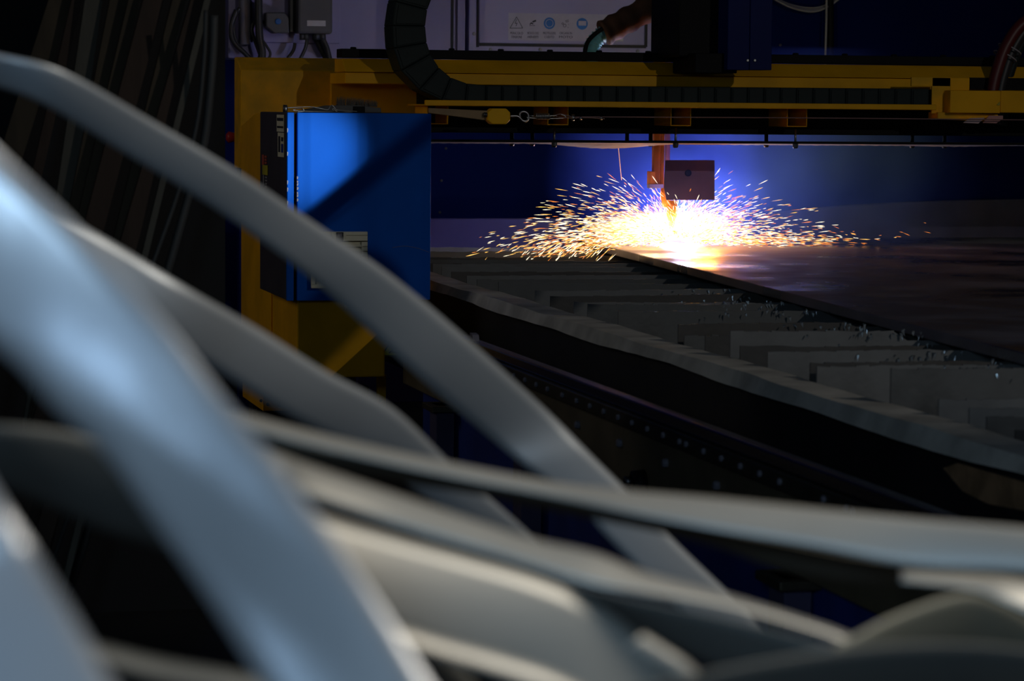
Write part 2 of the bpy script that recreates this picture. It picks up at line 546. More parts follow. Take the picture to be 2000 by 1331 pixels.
# side plate with sloping top, from the cabinet back to the beam end
yb = 10.52
zk0, zk1 = zc(470, 246, 10.76), zc(502, 221, 10.42)
MB().prism([Vector((XS, 10.78, zb1)), Vector((XS, 10.04, zb1)), Vector((XS, 10.04, zk1)), Vector((XS, 10.42, zk1)), Vector((XS, 10.78, zk0))], (-0.006, 0, 0)).build('gusset_plate', 'yellow', ga, 0.004)
# upper end housing with slanted top
YH = 10.78
x0, x1 = at(470, 180, YH).x, at(690, 180, YH).x
z0, z1, z2 = zc(570, 330, YH), zc(570, 138, YH), zc(570, 113, YH + 0.12)
MB().prism([Vector((x0, YH, z0)), Vector((x0, YH, z1)), Vector((x0, YH + 0.13, z2)), Vector((x0, YH + 0.17, z2)), Vector((x0, YH + 0.17, z0))],
           (x1 - x0, 0, 0)).build('end_housing', 'yellow_dirty', ga, 0.004)
MB().disc(at(668, 169, YH), (0, -1, 0), 0.007, 0.001).build('bolt_hole', 'black', ga)
# beam: back web, upper channel, ledge, tray
xa, xb = at(672, 130, YG).x, 8.2
MB().box((7.75, 9.7, 0), (8.2, 10.75, 1.28)).build('far_carriage', 'yellow', ga, 0.01)


def beam(name, ya, yb_, Y0, Y1, mt, xa_=None, xb_=None, bev=0.003):
    za, zb = zc(1335, ya, Y0), zc(1335, yb_, Y0)
    return MB().box((xa_ if xa_ is not None else xa, Y0, zb), (xb_ if xb_ is not None else xb, Y1, za)).build(name, mt, ga, bev)


zl = [zc(1335, y, YG) for y in (122, 148, 168)]
MB().prism([Vector((xa, YG - 0.03, zl[1])), Vector((xa, YG + 0.05, zl[0])), Vector((xa, YG + 0.2, zl[0])), Vector((xa, YG + 0.2, zl[1]))], (xb - xa, 0, 0)).build('upper_channel', 'yellow', ga, 0.003)
beam('middle_channel', 149, 170, YG - 0.02, YG + 0.3, 'yellow')
x14 = at(680, 160, YG).x
beam('beam_web', 165, 262, YG + 0.10, YG + 0.3, 'black', xa_=at(845, 160, YG).x)
beam('end_web', 150, 250, YG + 0.31, YG + 0.345, 'yellow', xa_=at(675, 160, YG).x, xb_=at(860, 160, YG).x)
MB().pbox(732, 160, 754, 166, YG + 0.319, YG + 0.325).build('slot', 'black', ga)
rk = beam('rack_rail', 104, 121, YG + 0.05, YG + 0.16, 'black', bev=0.002)
for k in range(14):
    px = 690 + k * 96
    c = at(px, 103, YG + 0.1)
    MB().disc((c.x, YG + 0.1, zc(1335, 104, YG + 0.05)), (0, 0, 1), 0.012, 0.008, 10).build('rail_bolt', 'black', rk)
xt0, xt1 = at(828, 200, YG - 0.2).x, at(1826, 205, YG - 0.2).x
beam('tray_lip', 200, 211, YG - 0.22, YG - 0.205, 'yellow', xt0, xt1)
beam('tray_floor', 208, 211, YG - 0.205, YG + 0.1, 'yellow', xt0, xt1)
# open square tube brackets under the tray
for px in (855, 1090, 1330, 1557):
    Y0 = YG - 0.12
    c = at(px, 228 + (px - 1335) * 0.008, Y0)
    t, hx, hz = 0.0035, 0.041, 0.036
    m = MB().box((c.x - hx, Y0, c.z + hz - t), (c.x + hx, YG + 0.1, c.z + hz)).box((c.x - hx, Y0, c.z - hz), (c.x + hx, YG + 0.1, c.z - hz + t))
    m.box((c.x - hx, Y0, c.z - hz + t), (c.x - hx + t, YG + 0.1, c.z + hz - t)).box((c.x + hx - t, Y0, c.z - hz + t), (c.x + hx, YG + 0.1, c.z + hz - t))
    m.build('square_tube', 'yellow', ga, 0.0015)
# heat shield sheet on hanging bolts
YS = YG - 0.02
xs0, xs1 = at(842, 276, YS).x, at(2150, 276, YS).x          # the sheet ends beyond the table middle
zs0, zs1 = zc(1335, 275, YS), zc(1335, 280, YS)
m = MB()
N = 120


def sag(q):
    px = 842 + (2150 - 842) * q
    d = 3.0
    if 1080 < px < 1340:
        d += 9.0 * math.sin(math.pi * (px - 1080) / 260) ** 1.6
    if px > 1800:
        d += 1.5 * math.sin((px - 1800) / 60)
    return zs1 - 0.004 - d * YS / F - 0.0008 * math.sin(px * .31)


for k in range(N):
    qa, qb = k / N, (k + 1) / N
    xA, xB = xs0 + (xs1 - xs0) * qa, xs0 + (xs1 - xs0) * qb
    zA, zB = sag(qa), sag(qb)
    m.hexa([(xA, YS + 0.006, zs1), (xB, YS + 0.006, zs1), (xB, YS + 0.30, zB), (xA, YS + 0.30, zA),
            (xA, YS + 0.006, zs1 + 0.004), (xB, YS + 0.006, zs1 + 0.004), (xB, YS + 0.30, zB + 0.004), (xA, YS + 0.30, zA + 0.004)])
MB().box((xs0, YS, zs1), (xs1, YS + 0.006, zs0)).build('shield_lip', 'black', ga)
shd = m.build('heat_shield', 'shield', ga)
for px, dark in ((1000, 1), (1040, 1), (1083, 0), (1225, 1), (1271, 1), (1320, 0), (1497, 1), (1554, 0), (1782, 1), (1845, 1)):
    YY = YG + (0.25 if dark else -0.015)
    a, b = at(px, 250, YY), at(px, 286, YY)
    MB().tube([(a.x, YY, zc(1335, 250, YY)), (a.x, YY, zs1 - 0.012)], 0.0045 if not dark else 0.008, 8).build('hanging_bolt', 'steel' if not dark else 'black', ga)
    MB().disc((a.x, YY, zs1), (0, 0, -1), 0.011, 0.018, 10).build('nut', 'steel_dark', ga)
# right end plates
xR = at(2150, 180, YG - 0.25).x
MB().pbox(1820, 151, 1857, 222, YG - 0.18, YG - 0.17).build('end_plate', 'yellow_dirty', ga, 0.002)
MB().pbox(1780, 151, 1857, 169, YG - 0.18, YG - 0.17).build('end_plate', 'yellow_dirty', ga, 0.002)
MB().pbox(1856, 177, 1954, 221, YG - 0.24, YG - 0.1).build('bracket_box', 'yellow', ga, 0.003)
MB().pbox(1954, 178, 2150, 221, YG - 0.22, YG - 0.1).build('bracket_box', 'yellow', ga, 0.003)
MB().pbox(1856, 152, 1894, 177, YG - 0.1, YG).build('stop_block', 'yellow', ga, 0.003)
MB().pbox(1894, 153, 2150, 176, YG - 0.03, YG).build('opening', 'black', ga)
c = [(1832, 219), (1950, 224), (1950, 238), (1832, 233)]
MB().prism(px_poly(c, YG - 0.2), (0, 0.1, 0)).build('cover_strip', 'yellow_dirty', ga, 0.003)
MB().prism(px_poly(((1882, 240), (1911, 241.5), (1924, 230), (1894, 231)), YG - 0.24), (0, 0.006, 0)).build('reflector', 'reflector', ga)
MB().prism(px_poly(((1920, 240), (1946, 241), (1959, 232), (1959, 226), (1932, 226)), YG - 0.24), (0, 0.006, 0)).build('reflector', 'reflector_red', ga)
MB().prism(px_poly(((1947, 205), (1953, 199), (1953, 206)), YG - 0.245), (0, 0.004, 0)).build('reflector_chip', 'sticker_yellow', ga)
# warning triangle on the carriage wing
m = MB().prism(px_poly(((745, 695), (783, 696), (766, 664)), YE + 0.018), (0, 0.002, 0))
wt = m.build('warning_sign', 'sticker_yellow', ga)
m = MB()
for p, q in (((745, 695), (783, 696)), ((783, 696), (766, 664)), ((766, 664), (745, 695)), ((760, 690), (772, 680)), ((765, 688), (775, 689))):
    bar2(m, p, q, 0.004, YE + 0.016)
m.build('sign_print', 'ink', wt)

# red emergency button left of the carriage
eb = thing('emergency_button', at(456, 285, 11.5), 'red mushroom button on a blue post behind the yellow carriage', 'button')
c = at(452, 268, 11.5)
MB().tube([c + Vector((0.04, 0, 0)), c + Vector((-0.012, 0, 0)), c + Vector((-0.022, 0, 0.0))], [0.012, 0.024, 0.012], 14).build('mushroom_head', 'red_knob', eb)
MB().box((c.x + 0.03, 11.46, c.z - 0.35), (c.x + 0.07, 11.56, c.z + 0.05)).build('housing', 'blue_dark', eb, 0.004)
MB().box((c.x + 0.03, 11.48, 0), (c.x + 0.07, 11.54, c.z - 0.35)).build('post', 'blue_dark', eb)

# ------------------------------------------------------------------ blue control cabinet
YB0, YB1 = 9.4, 10.02
cb = thing('control_cabinet', Vector((at(700, 500, YB0).x, 9.7, zc(700, 588, YB0))),
           'bright blue control cabinet with louvred vent on the yellow carriage', 'cabinet')
bx0, bx1 = at(561, 400, YB0).x, at(841, 400, YB0).x
bz0, bz1 = zc(700, 587, YB0), zc(700, 221, YB0)
MB().box((bx0 + 0.002, YB0 + 0.02, bz0), (bx1, YB1, bz1)).build('body', 'side_grey', cb, 0.004)
gx0, gx1 = at(574, 400, YB0).x, at(580, 400, YB0).x
MB().box((bx0, YB0, bz0), (gx0, YB0 + 0.02, bz1)).build('front_flange', 'blue_paint', cb, 0.002)
dz = MB().box((gx1, YB0 - 0.004, bz0), (bx1, YB0 + 0.02, bz1)).build('door', 'blue_paint', cb, 0.003)
MB().box((gx0, YB0 + 0.014, bz0), (gx1, YB0 + 0.02, bz1)).build('door_seal', 'black', cb)
yd = YB0 - 0.004
# louvred vent
vg = MB().pbox(609, 453, 718, 563, yd - 0.012, yd).build('vent_grille', 'beige_dark', cb)
va, vb = (609, 718)


def vbox(x0, y0, x1, y1, t):
    return MB().pbox(x0, y0, x1, y1, yd - t, yd - 0.01)


vbox(609, 453, 718, 460, .028).build('louver', 'beige', vg, 0.0015)
vbox(609, 460.5, 718, 471, .026).build('louver', 'beige', vg, 0.0015)
for k in range(9):
    y0 = 473 + k * 9.5
    xm0, xm1 = at(616, y0, yd).x, at(706, y0, yd).x
    zA, zB = zc(660, y0, yd), zc(660, y0 + 8.6, yd)
    m = MB().hexa([(xm0, yd - 0.03, zB), (xm1, yd - 0.03, zB), (xm1, yd - 0.026, zB), (xm0, yd - 0.026, zB),
                   (xm0, yd - 0.014, zA), (xm1, yd - 0.014, zA), (xm1, yd - 0.011, zA), (xm0, yd - 0.011, zA)])
    m.build('louver', 'beige', vg)
    vbox(706, y0, 718, y0 + 8.4, .028).build('frame_tooth', 'beige', vg, 0.001)
vbox(609, 473, 616, 556, .028).build('frame_side', 'beige', vg, 0.001)
vbox(609, 556, 718, 563, .028).build('frame_bottom', 'beige', vg, 0.001)
MB().prism(px_poly(((647, 453), (676, 453), (676, 467), (668, 474), (656, 472), (649, 462)), yd - 0.034), (0, 0.01, 0)).build('vent_catch', 'beige', vg, 0.001)
lt = MB().pbox(657, 454, 671, 473, yd - 0.038, yd - 0.03).build('catch_plate', 'ink', vg, 0.001)
MB().pbox(660, 456, 668, 462, yd - 0.0385, yd - 0.037).build('catch_mark', 'conduit', vg)
# paint chips and scuffs on the door edges
rnd = random.Random(3)
for k in range(7):
    y = 345 + k * 7 + rnd.uniform(-2, 2)
    MB().prism(px_poly(((580, y), (580 + rnd.uniform(1.5, 3.5), y + 2), (580 + rnd.uniform(1, 2.5), y + 6), (580, y + 7)), yd - 0.0005), (0, 0.002, 0)).build('paint_chip', 'chip_paint', dz)
for y in (296, 352, 366, 392, 408, 250):
    MB().prism(px_poly(((561, y), (563, y + 2), (562, y + 8), (561, y + 9)), YB0 - 0.0005), (0, 0.002, 0)).build('paint_chip', 'chip_paint', cb)
MB().tube(vspl([at(x, y, yd - 0.0005) for x, y in ((766, 484), (790, 481), (815, 485), (838, 493))], 6), 0.0009, 4).build('scratch', 'conduit', dz)
# stickers on the grey side
xs_ = bx0 + 0.0005


def side_px(px, py):                          # point of the side plane seen at this pixel
    return at_x(px, py, xs_)


def side_rect(x0, y0, x1, y1, name, mt, par, t=0.001):
    a, b, c_, d = side_px(x0, y0), side_px(x1, y0), side_px(x1, y1), side_px(x0, y1)
    ya, yb2 = a.y, b.y
    zt_, zb_ = a.z, d.z
    return MB().box((xs_ - t, ya, zb_), (xs_ + 0.001, yb2, zt_)).build(name, mt, par)


side_rect(541, 224, 555, 257, 'sticker', 'beige', cb)
side_rect(542, 230, 554, 236, 'sticker_print', 'ink', cb, 0.002)
side_rect(542, 246, 554, 250, 'sticker_print', 'ink', cb, 0.002)
side_rect(543, 259, 555, 306, 'sticker', 'beige', cb)
side_rect(550, 268, 554, 276, 'sticker_print', 'ink', cb, 0.002)
side_rect(550, 281, 554, 298, 'sticker_print', 'post_blue', cb, 0.002)
side_rect(544.5, 266, 548, 297, 'sticker_print', 'ink', cb, 0.002)
side_rect(512, 302, 516, 322, 'sticker', 'sticker_red', cb)
for k in range(3):
    side_rect(517, 304 + k * 6, 521, 308 + k * 6, 'sticker', 'sticker_red', cb)
side_rect(513, 322, 523, 341, 'sticker', 'sticker_yellow', cb)
for k in range(4):
    side_rect(518, 345 + k * 6, 522, 348 + k * 6, 'sticker_print', 'chip_paint', cb)
side_rect(514, 342, 516, 362, 'sticker_print', 'chip_paint', cb)

# brush and spark lighter lying on the cabinet
ztop = bz1
br = thing('hand_brush', Vector((at(690, 218, 9.75).x, 9.75, ztop)), 'wooden hand brush lying bristles up on the blue cabinet', 'brush')
YR = 9.72
m = MB()
pts = [(585, 216), (640, 206), (700, 206), (744, 211), (745, 221), (700, 220.5), (640, 221), (585, 221)]
pl = [at(x, min(y, 220.2), YR) for x, y in pts]
for q in pl: q.z = max(q.z, ztop + 0.001)
m.prism(pl, (0, 0.05, 0)).build('handle', 'brush_wood', br, 0.002)
m = MB()
rnd = random.Random(5)
for k in range(420):
    u_ = rnd.random()
    px = 660 + u_ * 78
    b = at(px, 207 + 2.0 * u_ * u_, YR); b.y = YR + 0.004 + rnd.random() * 0.042
    h = (0.036 - 0.012 * u_ ** 2) * rnd.uniform(0.75, 1.05)
    d = Vector((rnd.uniform(-0.006, 0.006) + 0.004 * u_, rnd.uniform(-0.004, 0.004), h))
    wv = Vector((0.0007, 0, 0)); wy = Vector((0, 0.0007, 0))
    n = len(m.v)
    m.v += [b - wv, b + wv, b + wy, b + d]
    m.f += [(n, n + 1, n + 3), (n + 1, n + 2, n + 3), (n + 2, n, n + 3)]
tag(m.build('bristles', 'bristle', br), None, None, kind='stuff')
li = thing('spark_lighter', Vector((at(600, 218, 9.5).x, 9.5, ztop)), 'bent wire spark lighter with round cup on the blue cabinet', 'lighter')
YL = 9.52
c = at(556, 213, YL)
MB().tube([c + Vector((-0.004, 0, 0)), c + Vector((0.008, 0, 0))], [0.0145, 0.0135], 16).build('cup', 'steel_dark', li)
MB().tube(vspl([at(x, y, YL) for x, y in ((558, 211), (580, 209.5), (610, 209), (630, 213), (641, 214), (645, 207.5), (649, 206), (654, 211), (660, 215), (700, 218))], 6), 0.0016, 6).build('wire_arm', 'steel', li)
MB().tube(vspl([at(x, y, YL + 0.02) for x, y in ((700, 219), (660, 218), (652, 212), (650, 214), (647, 218), (600, 217.5), (575, 216), (576, 213), (590, 212), (593, 217), (580, 219))], 6), 0.0016, 6).build('wire_arm', 'steel', li)
MB().pbox(692, 208, 713, 220.5, YL, YL + 0.03).build('flint_holder', 'black', li, 0.002)

# ------------------------------------------------------------------ cable drag chain
ch = thing('drag_chain', Vector((at(1300, 205, YG - 0.15).x, YG - 0.12, zc(1335, 207, YG - 0.15))),
           'black plastic cable chain curving down onto the yellow tray', 'cable chain')
cpts = [(852, -90, 62), (815, -20, 64), (800, 30, 64), (800, 80, 66), (812, 122, 66), (846, 160, 56), (890, 180, 44), (940, 185.5, 38.5)]
for x in range(980, 1826, 40):
    cpts.append((x, 185.5 + (x - 940) * 0.0082, 38.5))
path = spline(cpts, 5)
YCH = YG - 0.19


def link(i0, i1, name):
    m = MB()
    rows = []
    for i in (i0, i1):
        x, y, t = path[i]
        a, b = path[max(i - 1, 0)], path[min(i + 1, len(path) - 1)]
        d = Vector((b[0] - a[0], b[1] - a[1], 0)).normalized()
        n = Vector((-d.y, d.x, 0)) * t / 2
        rows.append((at(x + n.x, y + n.y, YCH), at(x - n.x, y - n.y, YCH)))
    (a0, b0), (a1, b1) = rows
    D = Vector((0, 0.16, 0))
    ctr = (a0 + b0 + a1 + b1) / 4
    sh = 0.995
    q = [ctr + (p - ctr) * sh for p in (a0, a1, b1, b0)]
    m.prism(q, D)
    o = m.build(name, 'chain_plastic', ch, 0.004)
    # side plate overlapping the next link
    qq = [ctr + (p - ctr) * 0.8 for p in (a0, a1, b1, b0)]
    qq = [p + Vector((0, -0.004, 0)) for p in qq]
    MB().prism(qq, (0, 0.005, 0)).build('link_plate', 'chain_plastic', o, 0.001)


for i in range(0, len(path) - 4, 4):
    link(i, min(i + 4, len(path) - 1), 'chain_link')

# ------------------------------------------------------------------ tension cable along the tray
tc_ = thing('tension_cable', at(1400, 240, YG - 0.26), 'thin steel tension cable with spring and yellow clamp under the tray', 'cable')
YT = YG - 0.27
MB().prism(px_poly(((838, 211), (955, 216.5), (955, 236), (838, 221)), YT + 0.02), (0, 0.02, 0)).build('strap_arm', 'strap', tc_, 0.002)
cl = px_poly(((962, 212), (989, 212), (997, 220), (997, 235), (989, 243), (962, 243), (953.5, 235), (953.5, 220)), YT - 0.01)
MB().prism(cl, (0, 0.06, 0)).build('clamp_block', 'yellow_bright', tc_, 0.004)
MB().tube([at(945, 224, YT + 0.01), at(956, 225, YT + 0.01)], 0.009, 10).build('clamp_bolt', 'steel_dark', tc_)
MB().tube(vspl([at(x, y, YT) for x, y in ((996, 227), (1010, 227), (1016, 231), (1021, 236), (1028, 236.5), (1032, 231), (1031, 223), (1025, 218.5), (1018, 219), (1015, 224), (1016, 229))], 6), 0.0042, 8).build('eye_bolt', 'steel', tc_)
sp_ = []
for k in range(150):
    u_ = k / 149
    a = u_ * 2 * math.pi * 11
    c = at(1046 + 28 * u_, 227 + 0.5 * u_, YT)
    sp_.append(c + Vector((0, math.cos(a) * 0.010, math.sin(a) * 0.0105)))
MB().tube(sp_, 0.0016, 5).build('spring', 'steel', tc_)
MB().tube(vspl([at(x, y, YT) for x, y in ((1028, 229), (1045, 231), (1090, 231.5), (1103, 230), (1104, 227), (1092, 223), (1083, 226), (1060, 226))], 6), 0.0018, 6).build('spring_hook', 'steel', tc_)
MB().tube([at(1030, 226, YT), at(1050, 227, YT)], 0.0018, 6).build('spring_hook', 'steel', tc_)
MB().tube(vspl([at(x, y, YT) for x, y in ((1088, 229), (1087, 225), (1096, 223), (1112, 227), (1120, 229), (1160, 228.5), (1400, 229.5), (1700, 231.5), (2150, 236))], 6), 0.0022, 6).build('wire_rope', 'cable_red', tc_)
MB().tube(vspl([at(x, y, YT - 0.002) for x, y in ((1090, 229), (1100, 230), (1120, 230.5), (1150, 230), (1181, 232))], 6), 0.0018, 6).build('rope_tail', 'cable_red', tc_)
for px, py, r in ((1119, 230, .012), (1134, 231, .006), (1174, 231, .006)):
    MB().tube([at(px - 2.5, py, YT), at(px + 2.5, py, YT)], r, 8).build('rope_clip', 'steel', tc_)

# ------------------------------------------------------------------ torch carriage
tr = thing('torch_carriage', Vector((at(1420, 137, YG - 0.25).x, 10.3, zc(1420, 137, YG - 0.25))),
           'dark blue torch carriage riding on the gantry rail with orange slide', 'torch carriage')
YQ = YG - 0.34
MB().pbox(1424, -330, 1467, 137, YQ, YQ + 0.12).build('cover_panel', 'blue_dark', tr, 0.003)
MB().pbox(1467.5, -330, 1511, 137, YQ, YQ + 0.12).build('cover_panel', 'blue_dark', tr, 0.003)
for px in (1460, 1474):
    MB().disc(at(px, 118, YQ), (0, -1, 0), 0.006, 0.004, 12).build('screw', 'steel', tr)
MB().pbox(1328, -330, 1424, 112, YQ + 0.13, YQ + 0.5).build('motor_cover', 'black', tr, 0.006)
MB().pbox(1358, 104, 1440, 143, YQ + 0.04, YQ + 0.33).build('carriage_base', 'black', tr, 0.004)
YZ = 11.0
MB().pbox(1293, -330, 1312, 106, YZ, YZ + 0.03).build('slide_rail', 'orange', tr, 0.002)
MB().pbox(1313, -330, 1326, 106, YZ + 0.03, YZ + 0.06).build('slide_rail', 'orange', tr, 0.002)
MB().pbox(1278, 106, 1290.5, 366, YZ, YZ + 0.03).build('slide_rail', 'orange', tr, 0.002)
MB().pbox(1292.5, 106, 1298.5, 366, YZ, YZ + 0.03).build('slide_rail', 'orange', tr, 0.002)
MB().pbox(1303, 106, 1310, 330, YZ + 0.06, YZ + 0.09).build('slide_rail', 'guard_plate', tr, 0.002)
MB().pbox(1269, 335, 1280, 361, YZ - 0.01, YZ + 0.03).build('torch_holder', 'orange', tr, 0.002)
MB().pbox(1268, 360, 1296, 368, YZ - 0.012, YZ + 0.02).build('holder_foot', 'steel', tr, 0.001)
MB().prism(px_poly(((1300, 313), (1396, 313), (1396, 391), (1302, 391), (1297, 366)), YZ - 0.13), (0, 0.008, 0)).build('guard_plate', 'guard_plate', tr, 0.001)
MB().disc(at(1344, 338, YZ - 0.13), (0, -1, 0), 0.014, 0.004).build('plate_hole', 'post_blue', tr)
a, b = at(1300, 366, YZ + 0.05), at(1300, 405, YZ + 0.05)
MB().tube([a, (a + b) / 2, b], [0.02, 0.02, 0.014], 14).build('torch_body', 'orange', tr)
a, b = at(1312, 392, YZ + 0.05), at(1312, 446, YZ + 0.05)
MB().tube([a, a + (b - a) * .5, b], [0.024, 0.022, 0.008], 16).build('torch_nozzle', 'orange', tr)

# leather sleeve of the torch hose behind the beam
sl = thing('torch_hose', at(1190, 105, YG + 0.35), 'leather-sleeved torch hose arching behind the beam with turquoise crumpled end', 'hose')
hp = [(1420, -90), (1340, -30), (1275, 12), (1215, 45), (1178, 66)]
P = vspl([at(x, y, YG + 0.4) for x, y in hp], 7)
MB().tube(P, [0.052 + 0.004 * math.sin(i * 1.7) for i in range(len(P))], 14).build('leather_sleeve', 'leather', sl)
P = vspl([at(x, y, YG + 0.4) for x, y in ((1180, 65), (1164, 78), (1155, 95), (1153, 130))], 9)
MB().tube(P, [0.030 + 0.006 * math.sin(i * 2.1) for i in range(len(P))], 14).build('inner_liner', 'sleeve_pale', sl)
P = vspl([at(x, y, YG + 0.37) for x, y in ((1200, 44), (1168, 62), (1146, 86), (1140, 130))], 7)
MB().tube(P, 0.009, 8).build('sleeve_edge', 'black', sl)

# hoses at the right end
for i, (dx, mt, lab) in enumerate(((0, 'red_hose', 'red rubber hose rising from the right end of the gantry'),
                                   (14, 'cable_dark', 'dark rubber hose tied beside the red hose'),
                                   (25, 'chain_plastic', 'dark green hose behind the red and dark hoses'))):
    P = vspl([at(x + dx, y + dx * 0.25, YG - 0.06 + 0.03 * i) for x, y in ((1936, 240), (1938, 180), (1950, 130), (1968, 85), (2000, 44), (2060, 15))], 8)
    o = MB().tube(P, 0.024 - 0.003 * i, 12).build('rubber_hose', mt)
    tag(o, lab, 'hose', 'hoses at the gantry end')
for px, py in ((1963, 110), (1972, 96)):
    c = at(px, py, YG - 0.03)
    ax = (at(1975, 85, YG - 0.03) - at(1950, 135, YG - 0.03)).normalized()
    a = ax.cross(Vector((0, 1, 0))).normalized(); b = Vector((0, 1, 0))
    P = [c + a * (0.048 * math.cos(t)) + b * (0.05 * math.sin(t)) for t in [2 * math.pi * k / 24 for k in range(25)]]
    o = MB().tube(P, 0.003, 6).build('zip_tie', 'cable_pale')
    tag(o, 'pale zip tie around the hoses, ' + ('lower of the two' if px == 1963 else 'upper of the two'), 'zip tie', 'zip ties on the hoses')

# ------------------------------------------------------------------ cutting table
XR = 2.15
pa, pb = at_x(845, 545, XR), at_x(2000, 900, XR)
ZR = (pa.z + pb.z) / 2
tbl = thing('cutting_table', Vector((3.6, 8, 0)), 'steel cutting table with rows of upright slats under the gantry', 'table')
YN, YFAR = 3.2, 11.75
m = MB()
rnd = random.Random(9)
ys = [YN + (YFAR - YN) * k / 90 for k in range(91)]
out = []
zlow = []
for y in ys:
    out.append(XR - 0.012 + 0.003 * math.sin(y * 3.1) + 0.002 * math.sin(y * 11))
    zlow.append(ZR - 0.034 - 0.003 * math.sin(y * 2.3 + 1) - 0.003 * math.sin(y * 5.1) - rnd.uniform(0, .002))
for k in range(90):
    zt_ = [ZR + 0.002 * math.sin(ys[k + j] * 5) + 0.001 * math.sin(ys[k + j] * 17) for j in (0, 1)]
    m.hexa([(out[k], ys[k], zlow[k]), (XR + 0.10, ys[k], zlow[k]), (XR + 0.10, ys[k + 1], zlow[k + 1]), (out[k + 1], ys[k + 1], zlow[k + 1]),
            (out[k] + 0.014, ys[k], zt_[0]), (XR + 0.10, ys[k], zt_[0]), (XR + 0.10, ys[k + 1], zt_[1]), (out[k + 1] + 0.014, ys[k + 1], zt_[1])])
m.build('edge_rail', 'rail_dusty', tbl)
MB().box((XR + 0.02, YN, 0.30), (XR + 0.08, YFAR, ZR - 0.04)).build('side_wall', 'table_side', tbl)
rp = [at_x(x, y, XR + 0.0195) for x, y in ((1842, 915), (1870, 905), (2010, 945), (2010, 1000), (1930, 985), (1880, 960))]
MB().prism([Vector((XR + 0.0195, p.y, min(p.z, ZR - 0.045))) for p in rp], (0.002, 0, 0)).build('brown_patch', 'orange_brown', tbl)  # orange-brown patch on the side wall
MB().box((XR + 0.06, YN, 0.28), (7.5, YFAR, 0.32)).build('bed_floor', 'table_side', tbl)
MB().box((XR + 0.06, YFAR, 0.3), (7.5, YFAR + 0.04, ZR - 0.02)).build('rear_wall', 'table_side', tbl)
for y in (3.6, 7.4, 11.2):
    for x in (XR + 0.3, 7.2):
        MB().box((x - 0.06, y - 0.06, 0), (x + 0.06, y + 0.06, 0.28)).build('leg', 'post_violet', tbl)
XSL = XR + 0.105
ends = [(882, 531), (912, 539), (932, 546), (974, 551), (1045, 568), (1075, 579), (1121, 590), (1148, 594), (1208, 609), (1325, 634), (1337, 656),
        (1378, 655), (1427, 647), (1446, 676), (1500, 688), (1583, 709), (1596, 716), (1741, 720), (1834, 780), (1894, 798), (1928, 815)]
slats = []
for px, py in ends:
    p = at_x(px, py, XSL)
    slats.append((p.y, p.z))
y = slats[0][0] + 0.17
while y < YFAR - 0.05:
    slats.append((y, ZR + 0.035 + rnd.uniform(-.012, .012)))
    y += 0.16
y = slats[20][0] - 0.14
while y > 3.4:
    slats.append((y, ZR + 0.03 + rnd.uniform(-.015, .012)))
    y -= 0.16
ZP = zc(1310, 482, 11.0)                      # underside of the work plate rests on the slats
ple = [at_z(1220, 490, ZP), at_z(2000, 690, ZP)]


def plate_x(y):
    a, b = ple
    return a.x + (b.x - a.x) * (y - a.y) / (b.y - a.y)


TP = 0.03
for y, z in slats:
    z = min(z, ZP + 0.02)
    xe = 7.4
    px_ = plate_x(y)
    n = 22
    xs = [XSL + (px_ - 0.02 - XSL) * k / 14 for k in range(15)] + [px_ + 0.05, px_ + 0.4, xe]
    zr = ZP - TP - 0.001
    slope = rnd.uniform(-0.012, 0.006)
    bend = rnd.uniform(-0.02, 0.02)
    m = MB()
    for k in range(len(xs) - 1):
        q = []
        for j in (k, k + 1):
            u_ = min((xs[j] - XSL) / max(px_ - XSL, 0.1), 1.0)
            zz = z + slope * u_ + (rnd.uniform(-.003, .001) if 0 < j < 14 else 0)
            if xs[j] > px_ - 0.08:
                zz = min(zz, zr)
            yy = y + bend * math.sin(u_ * 3)
            q.append((xs[j], yy, zz))
        th = 0.006
        (xA, yA, zA), (xB, yB, zB) = q
        zb = 0.42
        m.hexa([(xA, yA, zb), (xB, yB, zb), (xB, yB + th, zb), (xA, yA + th, zb), (xA, yA, zA), (xB, yB, zB), (xB, yB + th, zB), (xA, yA + th, zA)])
    m.build('slat', rnd.choice(('slat_steel', 'slat_steel', 'slat_pale', 'slat_dark')), tbl)
# bits of slag hanging on the slats along the plate edge
m = MB()
for y, z in slats:
    if y > 9.2: continue
    for k in range(17):
        x = plate_x(y) - abs(rnd.gauss(0, 0.13)) - 0.01
        if x < XSL + 0.12: continue
        c = Vector((x, y - 0.003, min(z, ZP) - 0.004 + rnd.uniform(-0.02, 0.004)))
        h, wd = rnd.uniform(0.004, 0.014), rnd.uniform(0.0012, 0.004)
        n = len(m.v)
        m.v += [c + Vector((-wd, -0.004, 0)), c + Vector((wd, -0.005, 0.003)), c + Vector((0, 0.004, 0.004)), c + Vector((rnd.uniform(-.006, .006), -0.006, -h)), c + Vector((rnd.uniform(-.006, .006), 0, h * .4))]
        m.f += [(n, n + 1, n + 3), (n + 1, n + 2, n + 3), (n + 2, n, n + 3), (n, n + 4, n + 1), (n + 1, n + 4, n + 2), (n + 2, n + 4, n)]
tag(m.build('slag_crumbs', 'slag', tbl), 'shiny slag drips clinging to the slats along the plate', None, kind='stuff')

# work plate
pl = thing('work_plate', Vector((4.5, 9, ZP - TP)), 'thick steel plate being cut on the table slats', 'plate')
yA, yB = YN + 0.6, YFAR - 0.06
m = MB()
xsA, xsB = plate_x(yA), plate_x(yB)
m.prism([Vector((xsA, yA, ZP - TP)), Vector((xsB, yB, ZP - TP)), Vector((7.0, yB, ZP - TP)), Vector((7.0, yA, ZP - TP))], (0, 0, TP))
m.build('plate', 'plate_steel', pl, 0.003)

